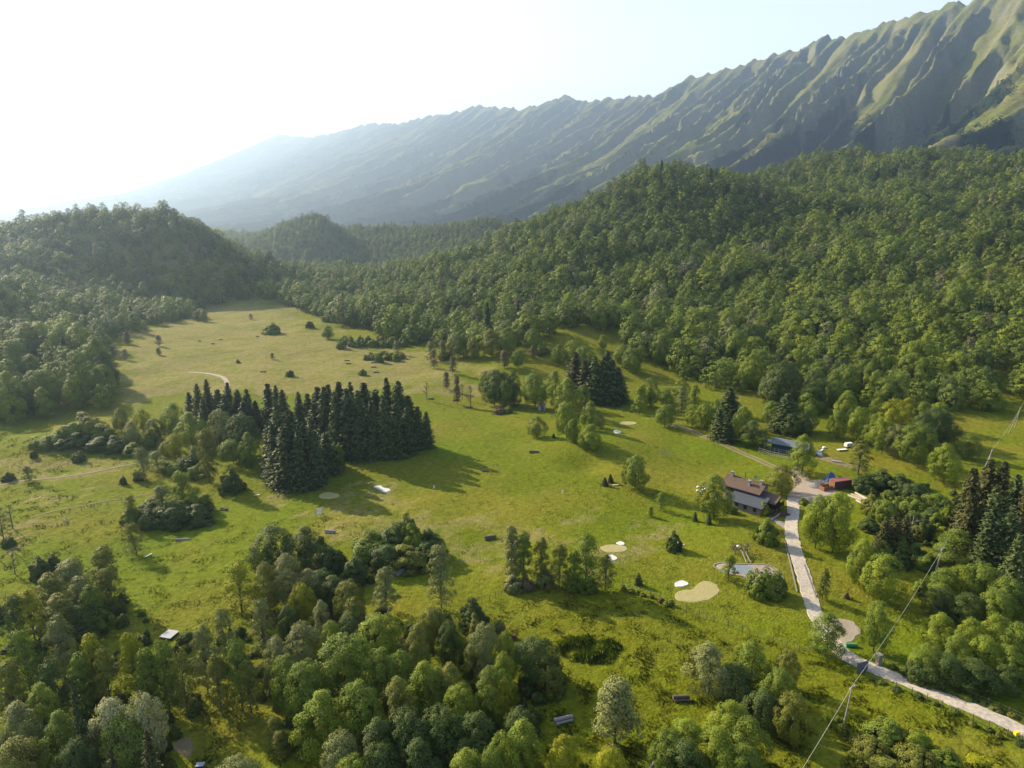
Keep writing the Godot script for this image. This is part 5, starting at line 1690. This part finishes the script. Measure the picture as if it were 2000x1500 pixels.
func pole(foot: Vector2, top: Vector2, label: String, stay := Vector2.ZERO) -> Vector3:
	var p := hit(foot.x, foot.y)
	var mpp := metres_per_pixel(p)
	var dep := atan2(EYE - p.y, Vector2(p.x, p.z).length())
	var h := (foot.y - top.y) * mpp / cos(dep)
	var o := thing("power_pole", label, "power pole", p)
	var lean := (top.x - foot.x) * mpp
	var tip := Vector3(lean, h, 0)
	var b := Build.new()
	b.tube(Vector3(0, -0.5, 0), tip, 0.11, 0.08, 8, true)
	part("mast", b.mesh(), M.grey_wood, o)
	b = Build.new()
	b.box(Vector3(-0.7, -0.06, -0.05), Vector3(0.7, 0.06, 0.05), Transform3D(Basis(Vector3.UP, 0.6), tip - Vector3(0, 0.35, 0)))
	part("crossarm", b.mesh(), M.grey_wood, o)
	for s in [-0.55, 0.55]:
		b = Build.new()
		var q := tip - Vector3(0, 0.29, 0) + Basis(Vector3.UP, 0.6) * Vector3(s, 0, 0)
		b.tube(q, q + Vector3(0, 0.2, 0), 0.05, 0.04, 6, true)
		part("insulator", b.mesh(), M.white, o)
	if stay != Vector2.ZERO:
		var q := hit(stay.x, stay.y) - p
		b = Build.new()
		b.tube(q - Vector3(0, 0.3, 0), tip * 0.86, 0.08, 0.07, 7, true)
		part("strut", b.mesh(), M.grey_wood, o)
	return p + tip

func wire(a: Vector3, b: Vector3, label: String) -> void:
	var m := Build.new()
	var n := 18
	for k in n:
		var p := []
		for f in [k / float(n), (k + 1) / float(n)]:
			p.append(a.lerp(b, f) - Vector3(0, 4.0 * f * (1.0 - f) * a.distance_to(b) * 0.018, 0))
		m.tube(p[0], p[1], 0.024, 0.024, 5)
	tag(part("overhead_cable", m.mesh(), plain(lin(0.36, 0.35, 0.32), 0.6), self), label, "cable")

func build_fences_and_small_things() -> void:
	wire_fence("wooden post and wire fence below the greens", [1215, 1148, 1250, 1158, 1289, 1171, 1316, 1184, 1340, 1195, 1394, 1214, 1449, 1234, 1509, 1255, 1560, 1272, 1600, 1284, 1642, 1294], 2.6, 1.3)
	wire_fence("short leaning piece of fence beside the tall pale tree", [930, 1184, 956, 1174, 980, 1164, 1000, 1152], 2.2, 1.3)
	wire_fence("post fence along the near verge of the lower road", [1690, 1322, 1750, 1344, 1810, 1370, 1870, 1395, 1930, 1422, 1995, 1450], 2.2, 1.2)
	wire_fence("post fence along the far verge of the lower road", [1726, 1296, 1790, 1322, 1860, 1350, 1930, 1378, 2000, 1408], 2.4, 1.2)
	wire_fence("fence posts beside the worn path in the dry meadow", [120, 1008, 160, 998, 210, 988, 260, 976], 5.0, 1.2)
	rail_fence("rail_jump", "tall four-railed fence panel in the shade of the tall row", [1291, 890, 1312, 892], 2.0, 4, M.grey_wood)
	# ladder-like sign panel in the meadow
	var p := thing("notice_board", "white slatted board on two posts beside the spruce shadow", "board", hit(624, 1008), 0.9)
	for x in [-0.9, 0.9]:
		block("post", Vector3(x - 0.07, -0.3, -0.07), Vector3(x + 0.07, 2.2, 0.07), M.grey_wood, p)
	for k in 4:
		block("slat", Vector3(-0.95, 0.5 + k * 0.42, 0.073), Vector3(0.95, 0.74 + k * 0.42, 0.12), M.white, p)
	log_jump(957, 1052, 0.35, 3.2, 0.42, M.wood, "dark log jump in the open meadow")
	log_jump(1043, 884, -0.05, 3.4, 0.36, M.wood, "dark square log jump on the knoll")
	log_jump(780, 1120, 0.75, 2.6, 0.42, M.grey_wood, "grey log jump in the shadow of the copse")
	log_jump(645, 1040, -0.1, 2.8, 0.36, M.grey_wood, "pale grey log jump beside the slatted panel")
	log_jump(1330, 1366, 0.1, 3.0, 0.42, M.wood, "dark log jump in the rough grass beside the lower clump")
	log_jump(1100, 1408, 0.35, 3.4, 0.42, M.grey_wood, "grey half-sawn log jump at the wood's edge")
	log_jump(438, 996, -0.35, 2.2, 0.34, M.wood, "short dark log jump beside the round clump")
	log_jump(406, 1026, -0.2, 2.8, 0.3, M.wood, "grey-brown log jump in the clump's shadow")
	log_jump(357, 1055, 0.08, 4.0, 0.24, M.grey_wood, "long thin log jump in the clump's shadow")
	log_jump(947, 921, -0.05, 1.8, 0.26, M.wood, "small dark log near the end of the spruce shadow")
	log_jump(917, 797, 0.3, 3.0, 0.34, M.wood, "dark log jump under the leafless tree")
	log_jump(890, 783, 0.25, 2.6, 0.34, M.wood, "dark log jump beside the dry patch")
	log_jump(842, 780, 0.1, 2.6, 0.3, M.wood, "dark log jump beside the thin bare stem")
	var far := "dark log jump on the far meadow"
	for q in [[678, 705], [681, 711], [730, 709], [730, 718], [735, 728], [514, 727], [390, 667], [416, 672], [503, 658], [431, 664]]:
		log_jump(q[0], q[1], 0.1, 3.0 if q[1] > 690 else 2.2, 0.26, M.wood, far)
		get_child(-1).set_meta("group", "log jumps on the far meadow")
	# platform of boards
	var pl := thing("platform", "pale grey square wooden platform at the wood's edge", "platform", hit(331, 1242), -0.25)
	for k in 8:
		block("board", Vector3(-1.05 + k * 0.265, 0.32, -1.1), Vector3(-0.80 + k * 0.265, 0.4, 1.1), grained(lin(0.46, 0.46, 0.49), 501, 0.05, 0.8, 0.25) if k == 0 else pl.get_child(0).material_override, pl)
	for x in [-0.95, 0.9]:
		block("bearer", Vector3(x - 0.08, -0.3, -1.05), Vector3(x + 0.08, 0.317, 1.05), M.wood, pl)
	var pl2 := thing("small_board", "small bluish board on the trodden earth under the trees", "board", hit(391, 1496), 0.1)
	block("panel", Vector3(-0.5, 0.2, -0.35), Vector3(0.5, 0.28, 0.35), plain(lin(0.30, 0.32, 0.42)), pl2)
	for x in [-0.4, 0.4]:
		block("leg", Vector3(x - 0.04, -0.2, -0.3), Vector3(x + 0.04, 0.197, 0.3), M.wood, pl2)
	for q in [[290, 1086, 1.1, 1.6, "white plank lying beside the bent tree"], [1203, 948, 0.2, 1.8, "white plank beside the two small meadow spruces"], [1328, 1063, -0.6, 2.0, "white plank against the single dark round tree"], [502, 968, 0.2, 1.4, "white plank before the big spruces"]]:
		var o := thing("plank", q[4], "plank", hit(q[0], q[1]), q[2])
		block("board", Vector3(-q[3] * 0.5, 0.12, -0.14), Vector3(q[3] * 0.5, 0.22, 0.14), M.white, o)
		for s in [-0.4, 0.4]:
			block("block", Vector3(s * q[3] - 0.08, -0.1, -0.1), Vector3(s * q[3] + 0.08, 0.117, 0.1), M.wood, o)
	for q in [[127, 1018, "white pointed marker in the dry meadow"], [1275, 968, "dark pointed marker on the lawn"], [1099, 964, "pale stake frame in the middle of the meadow"], [848, 955, "grey marker stone beside the split bunker"]]:
		var o := thing("marker", q[2], "marker", hit(q[0], q[1]), 0.4)
		for s in [-1, 1]:
			var b := Build.new()
			b.tube(Vector3(s * 0.3, -0.2, 0), Vector3(s * 0.03, 1.0, 0), 0.09, 0.06, 6, true)
			part("leg", b.mesh(), M.white if q[0] != 1275 else M.wood, o)
		block("crossbar", Vector3(-0.22, 0.35, -0.05), Vector3(0.22, 0.45, 0.05), M.white if q[0] != 1275 else M.wood, o)
	var hut := thing("small_hut", "narrow pale hut under the trees of the tall row", "hut", hit(1058, 801), 0.2)
	block("wall", Vector3(-1.1, -0.2, -0.9), Vector3(1.1, 2.3, 0.9), grained(lin(0.42, 0.46, 0.42), 502, 0.05, 0.8, 0.3), hut)
	block("roof", Vector3(-1.35, 2.303, -1.15), Vector3(1.35, 2.45, 1.15), M.grey_wood, hut)
	block("door", Vector3(-0.4, 0.0, 0.897), Vector3(0.4, 1.9, 0.94), M.wood, hut)
	# gate
	var gp := thing("gate_pillar", "square rough stone gate pillar overgrown at the top", "gate pillar", hit(1715, 1299), 0.3)
	gp.scale = Vector3(0.75, 0.9, 0.75)
	block("shaft", Vector3(-0.45, -0.4, -0.45), Vector3(0.45, 2.0, 0.45), M.stone, gp)
	block("cap", Vector3(-0.55, 2.003, -0.55), Vector3(0.55, 2.2, 0.55), M.stone, gp)
	var gl := thing("gate", "dark grey sheet gate leaf standing open at the road", "gate", hit(1683, 1312), 0.35)
	block("frame", Vector3(-0.95, 0.1, -0.05), Vector3(0.95, 1.75, 0.05), plain(lin(0.10, 0.11, 0.13), 0.5), gl)
	for k in 9:
		block("slat", Vector3(-0.93 + k * 0.21, 0.13, 0.053), Vector3(-0.76 + k * 0.21, 1.72, 0.085), plain(lin(0.13, 0.14, 0.16), 0.5) if k == 0 else gl.get_child(1).material_override, gl)
	for x in [-1.02, 1.02]:
		block("post", Vector3(x - 0.06, -0.4, -0.06), Vector3(x + 0.06, 1.9, 0.06), M.wood, gl)
	var yb := thing("yellow_box", "small yellow box on a stake at the roadside", "box", hit(1984, 1441), 0.2)
	block("box", Vector3(-0.32, 0.5, -0.2), Vector3(0.32, 1.0, 0.2), plain(lin(0.75, 0.5, 0.02), 0.5), yb)
	block("stake", Vector3(-0.05, -0.3, -0.05), Vector3(0.05, 0.497, 0.05), M.wood, yb)
	var gt := Build.new()
	gt.tube(Vector3(-0.9, 0.25, 0), Vector3(0.9, 0.3, 0.1), 0.35, 0.3, 10, true)
	var gb := part("green_sack", gt.mesh(), plain(lin(0.05, 0.25, 0.12), 0.6), self)
	gb.position = hit(1662, 1262)
	tag(gb, "green rolled sheet lying beside the gravel patch", "sack")
	# fallen and dead wood
	var b2 := Build.new()
	var a := hit(1262, 1512)
	var e := hit(1292, 1482) + Vector3(0, 1.2, 0)
	b2.tube(a, e, 0.2, 0.12, 8, true)
	b2.tube(a + Vector3(0.6, 0, 0), e + Vector3(0.5, -0.3, 0.4), 0.12, 0.06, 7, true)
	tag(part("fallen_trunk", b2.mesh(), M.grey_wood, self), "fallen grey trunk in the brush beside the lower clump", "trunk")
	var st := Build.new()
	st.tube(Vector3(0, -0.3, 0), Vector3(0, 0.9, 0), 0.5, 0.42, 10, true)
	var stump := part("tree_stump", st.mesh(), grained(lin(0.22, 0.12, 0.07), 503, 0.05, 0.8, 0.4), self)
	stump.position = hit(1004, 1248)
	tag(stump, "reddish stump at the edge of the wood in front", "stump")
	var dead := Build.new()
	dead.tube(Vector3(0, -0.3, 0), Vector3(0.2, 4.6, 0), 0.13, 0.06, 7)
	dead.tube(Vector3(0.13, 3.2, 0), Vector3(1.8, 3.7, 0.2), 0.06, 0.03, 5)
	dead.tube(Vector3(0.15, 3.6, 0), Vector3(-1.2, 4.3, 0.2), 0.05, 0.02, 5)
	var dt := part("dead_tree", dead.mesh(), M.grey_wood, self)
	dt.position = hit(1778, 1046)
	tag(dt, "dead pale snag with two arms in the scrub", "tree")
	# power line
	var t1 := pole(Vector2(1644, 1428), Vector2(1653, 1345), "wooden power pole in the rough meadow below the road")
	var t2 := pole(Vector2(1823, 1134), Vector2(1831, 1070), "power pole with a strut in the thicket", Vector2(1818, 1138))
	var t3 := pole(Vector2(1927, 917), Vector2(1931, 878), "power pole with a strut below the grassy bank", Vector2(1919, 923))
	var t4 := pole(Vector2(1981, 836), Vector2(1986, 795), "power pole with a strut at the top of the grassy bank", Vector2(1969, 846))
	wire(t1, t2, "overhead cable from the meadow pole up to the thicket pole")
	wire(t2, t3, "overhead cable between the thicket pole and the bank pole")
	wire(t3, t4, "overhead cable between the two poles on the grassy bank")
	wire(t4, t4 + (t4 - t3) * 1.3 + Vector3(0, 6, 0), "overhead cable rising into the forested slope")
	wire(t1, t1 + (t1 - t2) * 0.9 + Vector3(0, -1, 0), "overhead cable hanging from the meadow pole towards the wood in front")
	# low growth along the road and the fence
	rng.seed = 15
	for q in smooth_line([1745, 1308, 1800, 1330, 1870, 1358, 1940, 1386, 2010, 1414], 2.1):
		plant("bush", ["mid", "dark", "olive"][rng.randi() % 3], q + Vector3(rng.randf() - 0.5, 0, rng.randf() - 0.5), rng.randf_range(1.4, 2.4), rng.randf_range(0.6, 1.1), "low hedge plant along the far verge of the lower road", "hedge plants along the far verge")
	for q in smooth_line([1700, 1326, 1760, 1350, 1830, 1380, 1900, 1412, 1990, 1452], 2.6):
		plant("bush", ["mid", "dark", "olive"][rng.randi() % 3], q + Vector3(rng.randf() - 0.5, 0, rng.randf() - 0.5), rng.randf_range(1.1, 2.0), rng.randf_range(0.5, 0.9), "low hedge plant along the near verge of the lower road", "hedge plants along the near verge")
	for q in smooth_line([1215, 1150, 1260, 1163, 1310, 1184], 1.9):
		plant("bush", ["brown", "olive", "mid"][rng.randi() % 3], q + Vector3(rng.randf() - 0.5, 0, rng.randf() - 0.5), rng.randf_range(1.0, 1.8), rng.randf_range(0.6, 1.4), "scrubby plant along the wire fence", "scrub along the wire fence")

func _ready() -> void:
	set_the_light()
	var t0 := Time.get_ticks_msec()
	shape_the_land()
	build_ground()
	build_mountain()
	print("land ", Time.get_ticks_msec() - t0)
	raise_nursery()
	build_roads()
	build_house()
	build_yard()
	plant_the_valley()
	build_fences_and_small_things()
	print("valley ", Time.get_ticks_msec() - t0)
	plant_the_woods()
	print("woods ", Time.get_ticks_msec() - t0)
	grow_the_undergrowth()
	grow_the_grass()
	print("grass ", Time.get_ticks_msec() - t0)
